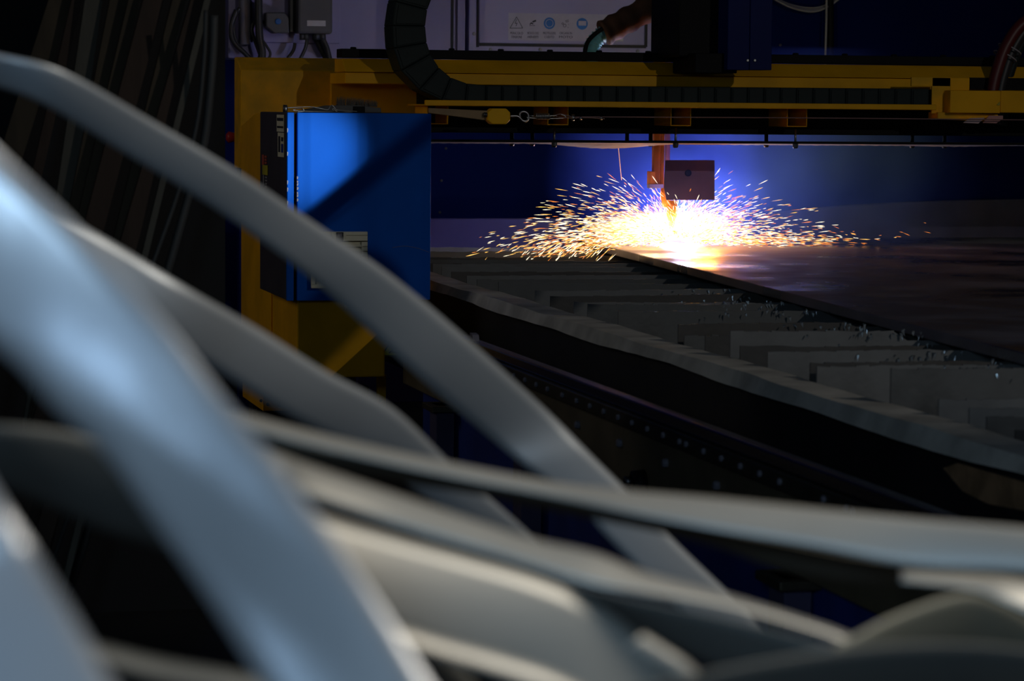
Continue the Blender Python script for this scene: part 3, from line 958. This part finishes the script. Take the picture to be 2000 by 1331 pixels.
# low guards behind the table
YGD = 12.15
o = MB().pbox(700, 427, 1120, 640, YGD, YGD + 0.05).build('splash_guard', 'panel_violet')
tag(o, 'violet-grey low guard panel behind the left table end', 'guard panel')
o.location.z = 0
# rebuild so that it stands on the floor
bpy.data.objects.remove(o)
za, zb = 0.0, zc(980, 427, YGD)
o = MB().box((at(700, 430, YGD).x, YGD, 0), (at(1130, 430, YGD).x, YGD + 0.05, zb)).build('splash_guard', 'guard_violet', bevel=0.006)
tag(o, 'violet-grey low guard panel behind the left end of the table', 'guard panel')
top = [(1480, 420), (1560, 409), (1640, 402), (1760, 395), (1880, 391), (2000, 389), (2150, 390)]
poly = [at(x, y, YGD + 0.1) for x, y in top]
poly = [Vector((poly[0].x, YGD + 0.1, 0))] + poly + [Vector((poly[-1].x, YGD + 0.1, 0))]
o = MB().prism(poly, (0, 0.04, 0)).build('splash_curtain', 'post_violet', bevel=0.008)
tag(o, 'dark low curtain with gently curved top behind the plate', 'curtain')

# ------------------------------------------------------------------ guide rail of the gantry
XG = 1.93
ga_, gb_ = at_x(940, 668, XG), at_x(1880, 1030, XG)
ZG = (ga_.z + gb_.z) / 2
gr = thing('guide_rail', Vector((XG, 6, 0)), 'long steel guide rail with bolted brown side beside the cutting table', 'rail')
Y0, Y1 = 2.6, YE - 0.02
MB().box((XG, Y0, ZG - 0.03), (XG + 0.02, Y1, ZG)).build('rail_head', 'guide_rail_steel', gr, 0.005)
MB().box((XG + 0.03, Y0, ZG - 0.04), (XG + 0.05, Y1, ZG - 0.006)).build('rail_flange', 'guide_rail_steel', gr, 0.004)
MB().box((XG - 0.012, Y0, ZG - 0.07), (XG + 0.03, Y1, ZG - 0.032)).build('gear_rack', 'rack_steel', gr, 0.003)
zbot = at_x(1504, 1100, XG + 0.01).z
MB().box((XG + 0.01, Y0, zbot), (XG + 0.09, Y1, ZG - 0.068)).build('side_beam', 'guide_brown', gr, 0.004)
for px, py in ((963, 705), (983, 713), (1005, 723), (1027, 732), (1049, 741), (1071, 750), (1100, 760), (1128, 772), (1154, 782), (1181, 791), (1209, 803), (1236, 814), (1266, 825),
               (1297, 837), (1329, 852), (1342, 855), (1376, 869), (1411, 884), (1448, 898), (1486, 913), (1525, 929), (1611, 961), (1655, 978), (1668, 984), (1715, 1002)):
    p = at_x(px, py, XG - 0.012)
    MB().disc((XG - 0.012, p.y, ZG - 0.05), (-1, 0, 0), 0.0075, 0.007, 8).build('rack_bolt', 'conduit', gr)
for px, py in ((1131, 830), (1213, 866), (1303, 905), (1403, 949), (1520, 1000)):
    p = at_x(px, py, XG + 0.01)
    MB().disc(p, (-1, 0, 0), 0.011, 0.012, 8).build('side_bolt', 'conduit', gr)
# blue base units and posts under the guide rail
for i, (xa_, xb_, ya_) in enumerate(((838, 878, 770), (1008, 1040, 876), (1508, 1562, 1100))):
    p = at_x((xa_ + xb_) / 2, ya_, XG - 0.01)
    MB().box((XG - 0.03, p.y - 0.05, 0), (XG + 0.03, p.y + 0.05, zbot)).build('post', 'post_violet', gr, 0.003)
    MB().box((XG - 0.05, p.y - 0.08, zbot - 0.02), (XG + 0.05, p.y + 0.08, zbot - 0.0)).build('post_head', 'rack_steel', gr, 0.003)
MB().box((XG + 0.04, Y0 + .2, 0.02), (XG + 0.06, Y1 - 0.2, zbot)).build('skirt_panel', 'post_blue', gr)
c = at_x(924, 658, XG)
o = MB().prism([Vector((XG, c.y, ZG)), Vector((XG, c.y + 0.05, ZG)), Vector((XG, c.y + 0.045, ZG + 0.022)), Vector((XG, c.y + 0.01, ZG + 0.018))], (0.02, 0, 0)).build('rail_stop', 'conduit', gr)
# lump of slag on the rail side
o = thing('hose_fitting', at(1258, 950, 6.1), 'dark round fitting with nut on the guide rail side', 'fitting')
p = at_x(1258, 945, XG + 0.01)
o.location = p
WORLD[o.name] = p
MB().tube([p, p + Vector((-0.03, 0, 0))], [0.035, 0.032], 14).build('flange', 'black', o)
MB().tube([p + Vector((-0.03, 0, 0.005)), p + Vector((-0.05, 0, 0.007))], 0.013, 6).build('nut', 'steel_dark', o)

# ------------------------------------------------------------------ unseen rig added so its slanting bars shade the cabinet and carriage
rig = thing('shadow_rig', Vector((7.9, 5.3, 0)), 'unseen grey rig of slanting bars on thin wires, added to cast shadows', 'shadow_caster')
MB().box((7.8, 5.2, 0), (8.0, 5.4, 4.1)).build('column', 'box_grey', rig, 0.01)
MB().box((2.2, 5.22, 3.95), (8.0, 5.38, 4.1)).build('top_bar', 'box_grey', rig, 0.01)


def strut(p, q, Yt, wd, e0, e1):
    a, b = at(*p, Yt), at(*q, Yt)
    fr = 0.55
    A, B = KEY.lerp(a, fr), KEY.lerp(b, fr)
    d = B - A
    A, B = A - d * e0, B + d * e1
    MB().tube([A, B], wd / 2, 10).build('shadow_bar', 'box_grey', rig)
    for q_ in (A.lerp(B, .1), A.lerp(B, .9)):
        MB().tube([q_, Vector((q_.x, q_.y, 3.96))], 0.0012, 5).build('hanging_wire', 'steel_dark', rig)


strut((600, 440), (838, 248), 9.4, 0.042, 0.25, 0.3)
strut((577, 682), (682, 577), 9.5, 0.125, 0.3, 0.25)
strut((685, 790), (790, 685), 9.5, 0.06, 0.3, 0.25)

# ------------------------------------------------------------------ leaning boards on the left
boards = [((20, 310), (118, 0), 46, 'wood', 'brown board at the outer end of the leaning row'),
          ((75, 330), (150, 0), 20, 'wood_red', 'narrow dark board beside the outer brown board'),
          ((125, 400), (183, 0), 34, 'wood_pale', 'pale board leaning behind the arched strip'),
          ((150, 420), (232, 0), 34, 'wood', 'brown board right of the pale board'),
          ((160, 437), (262, 0), 22, 'wood', 'tan board leaning steeply right of the brown board'),
          ((190, 420), (300, 0), 40, 'wood_red', 'wide reddish board in the middle of the leaning row'),
          ((232, 480), (350, 0), 26, 'wood', 'board with tan edge next to the wide reddish board'),
          ((262, 440), (390, 0), 34, 'wood_red', 'reddish board close to the grey poles'),
          ((278, 520), (405, 0), 12, 'wood_pale', 'thin dull lath beside the grey poles')]
boards_i = 0
for (xa_, ya_), (xb_, yb_), wd, mt, lab in boards:
    Yb_ = 7.22
    bi = boards_i; boards_i += 1
    a, b = at(xa_, ya_, 6.86 - 0.034 * bi), at(xb_, yb_, 6.94 - 0.034 * bi)
    d = b - a
    a2 = a - d * (a.z / d.z)
    b2 = b + d * ((2.3 - b.z) / d.z)
    hw = wd * 6.8 / F / 2
    wv = Vector((hw, 0, 0)); th = Vector((0, 0.025, 0))
    m = MB().hexa([a2 - wv, a2 + wv, a2 + wv + th, a2 - wv + th, b2 - wv, b2 + wv, b2 + wv + th, b2 - wv + th])
    o = m.build('leaning_board', mt)
    tag(o, lab, 'board', 'boards leaning against the dark wall')
for pts, wd, lab in ((((240, 690), (297, 520), (345, 385), (383, 250), (398, 120), (402, 20)), 9, 'thin grey metal pole bending upwards beside the wider grey pole'),
                     (((275, 700), (325, 537), (366, 392), (398, 280), (414, 130), (418, 30)), 17, 'wider grey metal pole bending upwards at the end of the leaning row')):
    P = [at(x, y, 6.6 + 0.05 * (wd > 10)) for x, y in pts]
    d = P[1] - P[0]
    P = [P[0] - d * (P[0].z / d.z)] + vspl(P, 6)
    o = MB().tube(P, wd * 6.7 / F / 2, 12).build('leaning_pole', 'pole_grey')
    tag(o, lab, 'pole', 'poles leaning against the dark wall')

# ------------------------------------------------------------------ loose steel strips in the foreground
def strip(rows, label, mt='strip_cool', W=0.055, ext=(True, True), n=8, k0=(0.9, 0.9), crown=0.0025, thick=0.0014):
    """rows: (ax, ay, bx, by, depth, tilt) = both edges of the strip in the photo, its distance, and how edge b leans (+ = farther)."""
    ctl = []
    for ax, ay, bx, by, d, tl in rows:
        A, B = at(ax, ay, d), at(bx, by, d)
        wpx = (A - B).length
        dd = math.sqrt(max(W * W - wpx * wpx, 0.0)) * tl
        A = at(ax, ay, d - dd / 2); B = at(bx, by, d + dd / 2)
        ctl.append((*A, *B))
    pts = spline(ctl, n)
    AB = [(Vector(p[:3]), Vector(p[3:])) for p in pts]

    def extend(end, prev, k):
        c, cp = (end[0] + end[1]) / 2, (prev[0] + prev[1]) / 2
        t = (c - cp).normalized()
        h = (end[0] - end[1]) / 2
        res = []
        s_ = 0.0
        z = c.z
        while z > 0.03 and s_ < 4:
            s_ += 0.09
            p = c + t * s_ + Vector((0, 0, -k * s_ * s_))
            z = p.z
            if z < 0.012: p.z = 0.012
            hh = Vector((h.x, h.y, h.z * max(0.0, 1 - s_ * 1.2)))
            res.append((p + hh, p - hh))
        return res
    if ext[1]:
        AB = AB + extend(AB[-1], AB[-2], k0[1])
    if ext[0]:
        AB = list(reversed(extend(AB[0], AB[1], k0[0]))) + AB
    m = MB()
    C = 6
    L = len(AB)
    for i, (A, B) in enumerate(AB):
        t = ((AB[min(i + 1, L - 1)][0]) - (AB[max(i - 1, 0)][0])).normalized()
        nrm = (B - A).cross(t)
        nrm = nrm.normalized() if nrm.length > 1e-9 else Vector((0, 0, 1))
        for j in range(C + 1):
            u_ = j / C
            m.v.append(A.lerp(B, u_) + nrm * crown * (1 - (2 * u_ - 1) ** 2))
    for i in range(L - 1):
        for j in range(C):
            a = i * (C + 1) + j
            m.f.append((a, a + 1, a + C + 2, a + C + 1))
    o = m.build('steel_strip', mt, smooth=True, solid=thick)
    tag(o, label, 'metal strip', 'springy steel strips in the foreground heap')
    return o


# S1 upper arch
strip([(-60, 98, -60, 165, 2.7, 0.5), (0, 106, 0, 172, 2.7, 0.45), (125, 140, 95, 208, 2.7, 0.35), (300, 238, 245, 300, 2.75, 0.15), (480, 345, 405, 398, 2.8, 0), (620, 440, 560, 508, 2.85, -0.1),
       (760, 535, 670, 600, 2.9, -0.1), (905, 655, 815, 735, 2.95, -0.1), (1060, 795, 950, 850, 3.0, -0.1), (1155, 890, 1030, 915, 3.0, -0.1), (1240, 975, 1125, 980, 3.0, -0.1), (1320, 1060, 1180, 1045, 3.0, -0.1), (1440, 1175, 1300, 1165, 3.0, -0.1)],
      'long grey steel strip arching from the boards down past the blue cabinet', W=0.058)
# S2 second arch
strip([(-100, 300, -90, 400, 2.5, -0.3), (60, 385, 40, 500, 2.5, -0.3), (215, 472, 150, 560, 2.5, -0.3), (360, 560, 300, 645, 2.5, -0.2), (500, 640, 440, 735, 2.55, -0.2), (640, 728, 570, 815, 2.6, -0.2), (770, 800, 690, 880, 2.65, -0.2), (890, 915, 800, 950, 2.7, -0.2), (1040, 1048, 950, 1060, 2.75, -0.2), (1130, 1140, 1030, 1150, 2.8, -0.2)],
      'grey steel strip crossing below the yellow carriage', W=0.056)
# S3 big near strip
strip([(-180, 120, -120, 480, 1.36, 0), (0, 300, -40, 640, 1.35, 0), (120, 415, 40, 720, 1.338, 0), (230, 530, 110, 800, 1.322, 0), (330, 640, 200, 880, 1.302, 0), (430, 770, 290, 1005, 1.278, 0), (520, 880, 380, 1130, 1.25, 0), (620, 1010, 460, 1250, 1.22, 0), (720, 1150, 545, 1390, 1.19, 0), (860, 1370, 650, 1560, 1.15, 0)],
      'broad blue-grey steel strip sweeping close past the heap with a bright highlight', 'strip_near', W=0.062, crown=0.003)
# S4 bottom left
strip([(-120, 760, -420, 930, 1.16, 0), (0, 975, -240, 1100, 1.1, 0), (70, 1085, -180, 1200, 1.085, 0), (140, 1200, -100, 1330, 1.05, 0), (225, 1345, -30, 1450, 1.015, 0), (330, 1500, 60, 1600, 0.98, 0)],
      'bright pale-blue steel strip in the lower corner of the heap', 'strip_near', W=0.06)
# S5 dim strip behind S3
strip([(-120, 835, -120, 930, 1.7, 0.7), (0, 830, 0, 955, 1.7, 0.7), (150, 848, 120, 1000, 1.72, 0.6), (300, 900, 220, 1045, 1.74, 0.6), (460, 960, 330, 1080, 1.76, 0.6), (620, 1060, 460, 1160, 1.78, 0.6)],
      'dim grey steel strip passing behind the broad blue-grey strip', 'strip_dull', W=0.055)
# W1 level strip and the shaded one under it
strip([(380, 775, 380, 800, 2.2, -.8), (500, 815, 505, 845, 2.15, -.8), (700, 866, 700, 894, 2.1, -.8), (888, 907, 888, 934, 2.05, -.8), (1080, 943, 1078, 970, 2.0, -.8), (1224, 960, 1215, 1000, 1.95, -.8),
       (1400, 975, 1390, 1034, 1.9, -.7), (1600, 996, 1590, 1068, 1.85, -.6), (1800, 1016, 1790, 1108, 1.8, -.5), (2000, 1033, 1995, 1120, 1.75, -.4), (2200, 1060, 2200, 1150, 1.7, -.4)],
      'pale warm steel strip running level across the heap to the right', 'strip_warm', W=0.05, ext=(False, True))
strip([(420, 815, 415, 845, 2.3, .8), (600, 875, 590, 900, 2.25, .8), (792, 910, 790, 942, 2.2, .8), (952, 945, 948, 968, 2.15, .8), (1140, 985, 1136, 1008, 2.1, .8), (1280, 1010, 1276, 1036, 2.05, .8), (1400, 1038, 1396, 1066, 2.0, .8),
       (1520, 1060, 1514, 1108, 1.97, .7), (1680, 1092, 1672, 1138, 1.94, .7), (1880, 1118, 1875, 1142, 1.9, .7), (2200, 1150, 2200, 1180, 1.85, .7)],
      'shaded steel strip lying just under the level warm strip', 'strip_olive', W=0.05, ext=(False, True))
# W2 slanting strip
strip([(440, 850, 440, 900, 1.8, -.7), (540, 885, 540, 945, 1.8, -.7), (600, 908, 598, 970, 1.79, -.7), (760, 962, 755, 1020, 1.78, -.7), (920, 1016, 912, 1066, 1.76, -.7), (1040, 1055, 1032, 1102, 1.74, -.7), (1160, 1082, 1150, 1140, 1.72, -.7), (1260, 1120, 1250, 1158, 1.71, -.7), (1400, 1160, 1394, 1182, 1.7, -.7),
       (1540, 1205, 1536, 1217, 1.69, -.7), (1680, 1256, 1676, 1268, 1.68, -.7), (1900, 1370, 1892, 1386, 1.66, -.7)],
      'pale steel strip slanting through the middle of the heap', 'strip_warm', W=0.048, ext=(False, True))
# dark strips at the lower right
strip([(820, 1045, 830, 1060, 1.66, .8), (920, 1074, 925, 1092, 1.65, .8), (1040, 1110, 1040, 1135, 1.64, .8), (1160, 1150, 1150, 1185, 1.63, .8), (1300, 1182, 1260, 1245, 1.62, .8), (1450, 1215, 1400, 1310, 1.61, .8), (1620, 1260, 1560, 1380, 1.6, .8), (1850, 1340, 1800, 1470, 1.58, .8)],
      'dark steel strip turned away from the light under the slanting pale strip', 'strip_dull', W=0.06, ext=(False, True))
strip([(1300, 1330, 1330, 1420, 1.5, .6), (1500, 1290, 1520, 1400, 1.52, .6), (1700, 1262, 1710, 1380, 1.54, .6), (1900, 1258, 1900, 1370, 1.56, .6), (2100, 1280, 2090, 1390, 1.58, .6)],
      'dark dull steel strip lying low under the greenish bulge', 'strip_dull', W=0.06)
# W3 broad grey
strip([(470, 930, 420, 1080, 1.6, -.6), (600, 995, 530, 1150, 1.6, -.6), (760, 1046, 670, 1205, 1.6, -.6), (900, 1086, 800, 1250, 1.6, -.6), (1040, 1128, 930, 1298, 1.6, -.6), (1150, 1175, 1020, 1340, 1.6, -.6), (1240, 1235, 1110, 1390, 1.6, -.6), (1350, 1340, 1230, 1470, 1.6, -.6)],
      'broad matt grey steel strip lying flat below the slanting pale strip', 'strip_warm', W=0.072, ext=(False, True))
# small tips
strip([(1255, 1240, 1225, 1262, 1.5, -.3), (1300, 1268, 1275, 1292, 1.5, -.3), (1352, 1305, 1325, 1325, 1.5, -.3), (1440, 1400, 1410, 1420, 1.5, -.3)],
      'short pale strip tip beside the broad matt strip end', 'strip_warm', W=0.022, ext=(False, True))
strip([(640, 1180, 630, 1215, 1.45, -.5), (850, 1245, 840, 1280, 1.45, -.5), (980, 1282, 960, 1316, 1.45, -.5), (1090, 1320, 1070, 1350, 1.45, -.5), (1240, 1400, 1220, 1420, 1.45, -.5)],
      'narrow warm strip peeping out below the broad matt strip', 'strip_warm', W=0.03, ext=(False, True))
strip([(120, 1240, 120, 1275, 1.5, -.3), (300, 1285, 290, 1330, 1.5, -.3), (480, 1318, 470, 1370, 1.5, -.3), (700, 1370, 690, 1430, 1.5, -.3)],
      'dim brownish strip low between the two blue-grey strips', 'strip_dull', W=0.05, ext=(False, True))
# right hand bulge and bright strip
strip([(1500, 1330, 1540, 1420, 1.62, .3), (1660, 1246, 1690, 1340, 1.64, .3), (1760, 1197, 1780, 1300, 1.66, .3), (1880, 1160, 1885, 1270, 1.68, .3), (1950, 1175, 1945, 1280, 1.69, .3), (2010, 1208, 1990, 1310, 1.7, .3), (2120, 1290, 2090, 1390, 1.72, .3)],
      'dull greenish steel strip bulging upwards at the edge of the heap', 'strip_olive', W=0.055)
strip([(1760, 1118, 1760, 1136, 1.82, -.6), (1888, 1124, 1890, 1150, 1.8, -.6), (1960, 1128, 1965, 1178, 1.78, -.6), (2080, 1150, 2080, 1230, 1.76, -.6)],
      'pale strip behind the dull greenish bulge', 'strip_warm', W=0.05, ext=(False, True))

# ------------------------------------------------------------------ fire, sparks, smoke
SRC = at(1312, 474, 11.05)
light('POINT', 'plasma_arc', at(1330, 420, 11.26), 26, (0.42, 0.52, 1.0), shadow_soft_size=0.05)
gp = at(1375, 405, 10.95)
light('SPOT', 'molten_glow', gp, 17, (1.0, 0.32, 0.035), gp + Vector((0.25, -0.35, -1)), spot_size=math.radians(165), spot_blend=0.4, shadow_soft_size=0.04)

gl = bpy.data.materials.new('fireball')
gl.use_nodes = True
nt = gl.node_tree
nt.nodes.clear()
om = nt.nodes.new('ShaderNodeOutputMaterial')
em = nt.nodes.new('ShaderNodeEmission')
tcn = nt.nodes.new('ShaderNodeTexCoord')
gd = nt.nodes.new('ShaderNodeTexGradient'); gd.gradient_type = 'SPHERICAL'
nt.links.new(tcn.outputs['Object'], gd.inputs[0])
pw = nt.nodes.new('ShaderNodeMath'); pw.operation = 'POWER'; pw.inputs[1].default_value = 2.0
nt.links.new(gd.outputs['Fac'], pw.inputs[0])
ml = nt.nodes.new('ShaderNodeMath'); ml.operation = 'MULTIPLY'; ml.inputs[1].default_value = 85
nt.links.new(pw.outputs[0], ml.inputs[0])
nt.links.new(ml.outputs[0], em.inputs['Strength'])
em.inputs['Color'].default_value = (1.0, 0.62, 0.22, 1)
nt.links.new(em.outputs[0], om.inputs['Volume'])
MATS['fireball'] = gl
bm = bmesh.new()
bmesh.ops.create_icosphere(bm, subdivisions=3, radius=1.0)
me = bpy.data.meshes.new('plasma_fireball'); bm.to_mesh(me); bm.free()
me.materials.append(gl)
fb = bpy.data.objects.new('plasma_fireball', me)
COL.objects.link(fb)
c = at(1296, 445, 11.05)
fb.location = c
fb.scale = (0.36, 0.12, 0.088)
tag(fb, 'white-hot fireball where the torch cuts the plate', 'fire', kind='stuff')

rnd = random.Random(21)
KIND = ('spark_white', 'spark_yellow', 'spark_orange', 'spark_dim')


def spark_mesh(mb, p, d, L, r):
    d = d.normalized()
    a = d.orthogonal().normalized(); b = d.cross(a)
    n = len(mb.v)
    mb.v += [p - d * L / 2, p + a * r + d * L * .15, p + b * r + d * L * .15, p - a * r + d * L * .15, p - b * r + d * L * .15, p + d * L / 2]
    mb.f += [(n, n + 2, n + 1), (n, n + 3, n + 2), (n, n + 4, n + 3), (n, n + 1, n + 4), (n + 5, n + 1, n + 2), (n + 5, n + 2, n + 3), (n + 5, n + 3, n + 4), (n + 5, n + 4, n + 1)]


K = 11.0 / F                                  # metres per photo pixel at the torch
dense = {k: MB() for k in KIND}
single = []
N = 6500
for i in range(N):
    th = rnd.uniform(-0.12, math.pi + 0.14)
    cs, sn = math.cos(th), math.sin(th)
    RX = 330 if cs > 0 else 345
    RYm = 120
    u_ = abs(rnd.gauss(0, 0.36)) + 0.10
    if rnd.random() < 0.03: u_ = rnd.uniform(0.6, 1.3)
    if u_ > 1.25: continue
    dx = RX * cs * u_
    if cs > 0.9 and rnd.random() < 0.12: dx *= rnd.uniform(1.2, 1.6)
    dz = RYm * sn * u_ - 34 * (abs(dx) / 330) ** 2 - rnd.random() * 6
    vx = dx * 1.0
    vz = RYm * sn * u_ * 0.6 - 75 * (abs(dx) / 330) ** 2 * (1.0 if dx < 0 else 0.35)
    p = SRC + Vector((dx * K, rnd.gauss(0, 0.10), dz * K + 0.012))
    if p.x > plate_x(p.y) and p.z < ZP + 0.004: p.z = ZP + rnd.uniform(0.004, 0.03)
    if p.z < ZP - 0.05: continue
    d = Vector((vx + rnd.gauss(0, 10), rnd.gauss(0, 20), vz + rnd.gauss(0, 14)))
    L = rnd.uniform(5, 22) * K * (0.6 + 0.7 * u_)
    r = rnd.uniform(0.4, 0.85) * K
    q = rnd.random()
    low = sn < 0.25
    if u_ < 0.45: kd = 0 if q < .4 else 1 if q < .8 else 2
    elif low: kd = 0 if q < .2 else 1 if q < .5 else 2
    else: kd = 0 if q < .45 else 1 if q < .75 else 2
    if u_ > 0.55 and len(single) < 300 and L > 8 * K:
        single.append((p, d, L, r * 1.25, kd))
    else:
        spark_mesh(dense[KIND[kd]], p, d, L, r)
for i in range(85):                           # long flat sparks skimming over the plate to the right
    px = 1500 + abs(rnd.gauss(0, 130))
    p = at(px, 462 + rnd.gauss(0, 9) - max(0, 1600 - px) * .05, 11.0 + rnd.gauss(0, .05))
    p.z = max(p.z, ZP + 0.006)
    spark_mesh(dense[KIND[rnd.choice((0, 1, 2, 2))]], p, Vector((1, rnd.gauss(0, .3), -0.12 + rnd.gauss(0, .15))), rnd.uniform(6, 20) * K, rnd.uniform(.35, .75) * K)
for i in range(330):                          # spray falling past the plate edge onto the slats
    px = 1240 - abs(rnd.gauss(0, 130)) - 10
    if px < 935: continue
    py = 468 + (1240 - px) * 0.05 + rnd.gauss(4, 17)
    if py > 518: continue
    p = at(px, py, 10.95 + rnd.gauss(0, 0.08))
    if p.x > plate_x(p.y) and p.z < ZP + 0.004: continue
    d = Vector((-1, rnd.gauss(0, .3), -0.25 - max(0, (py - 470) / 45) + rnd.gauss(0, .12)))
    spark_mesh(dense[KIND[rnd.choice((0, 0, 1, 2))]], p, d, rnd.uniform(7, 24) * K, rnd.uniform(.4, .85) * K)
# the far sparks one by one, sharing one mesh per glow colour
proto = {}
for kd in (0, 1, 2):
    mb = MB(); spark_mesh(mb, Vector((0, 0, 0)), Vector((1, 0, 0)), 1.0, 1.0)
    me = bpy.data.meshes.new('spark'); me.from_pydata(mb.v, [], mb.f); me.materials.append(MATS[KIND[kd]])
    for v in me.vertices: v.co = (v.co.x, v.co.y, v.co.z)
    proto[kd] = me
for p, d, L, r, kd in single:
    o = bpy.data.objects.new('spark', proto[kd])
    COL.objects.link(o)
    o.location = p
    o.rotation_euler = d.to_track_quat('X', 'Z').to_euler()
    o.scale = (L, r, r)
    tag(o, 'single glowing spark flying off the plasma cut', 'spark', 'sparks thrown out by the torch')
sprays = thing('spark_spray', SRC, 'dense spray of white and orange sparks around the torch', 'sparks')
sprays['kind'] = 'stuff'
for k in KIND:
    if dense[k].v:
        tag(dense[k].build('spark_shower', k, sprays), None, None, kind='stuff')
# two burning trails: thin glowing wire of sparks left of the slide
o = MB().tube([at(1208, 290, 11.0), at(1211, 322, 11.0), at(1214, 352, 11.0)], 0.0014, 5).build('spark_trail', 'spark_dim')
tag(o, 'thin glowing trail dropping from the heat shield', 'spark')

# smoke lit by the arc
sm = bpy.data.materials.new('smoke')
sm.use_nodes = True
nt = sm.node_tree
nt.nodes.clear()
om = nt.nodes.new('ShaderNodeOutputMaterial')
vs = nt.nodes.new('ShaderNodeVolumeScatter')
vs.inputs['Color'].default_value = (0.10, 0.15, 1.0, 1)
vs.inputs['Anisotropy'].default_value = 0.1
tcn = nt.nodes.new('ShaderNodeTexCoord')
nz = nt.nodes.new('ShaderNodeTexNoise'); nz.inputs['Scale'].default_value = 2.4; nz.inputs['Detail'].default_value = 3
nt.links.new(tcn.outputs['Object'], nz.inputs['Vector'])
gd = nt.nodes.new('ShaderNodeTexGradient'); gd.gradient_type = 'SPHERICAL'
mpn = nt.nodes.new('ShaderNodeMapping'); mpn.inputs['Scale'].default_value = (1.05, 1.1, 1.5)
nt.links.new(tcn.outputs['Object'], mpn.inputs[0]); nt.links.new(mpn.outputs[0], gd.inputs[0])
rmp = nt.nodes.new('ShaderNodeMapRange')
rmp.inputs[1].default_value = 0.38; rmp.inputs[2].default_value = 0.72; rmp.inputs[3].default_value = 0.15; rmp.inputs[4].default_value = 1.0
nt.links.new(nz.outputs[0], rmp.inputs[0])
mm = nt.nodes.new('ShaderNodeMath'); mm.operation = 'MULTIPLY'
nt.links.new(gd.outputs['Fac'], mm.inputs[0]); nt.links.new(rmp.outputs[0], mm.inputs[1])
m2 = nt.nodes.new('ShaderNodeMath'); m2.operation = 'MULTIPLY'; m2.inputs[1].default_value = 5.5
nt.links.new(mm.outputs[0], m2.inputs[0])
nt.links.new(m2.outputs[0], vs.inputs['Density'])
nt.links.new(vs.outputs[0], om.inputs['Volume'])
c = at(1490, 345, 11.5)
me = bpy.data.meshes.new('smoke')
mb = MB().box((-1.6, -0.5, -0.40), (1.6, 0.5, 0.55))
me.from_pydata(mb.v, [], mb.f); me.materials.append(sm)
o = bpy.data.objects.new('smoke', me)
COL.objects.link(o)
o.location = c
tag(o, 'bluish smoke drifting over the cut behind the gantry', 'smoke', kind='stuff')
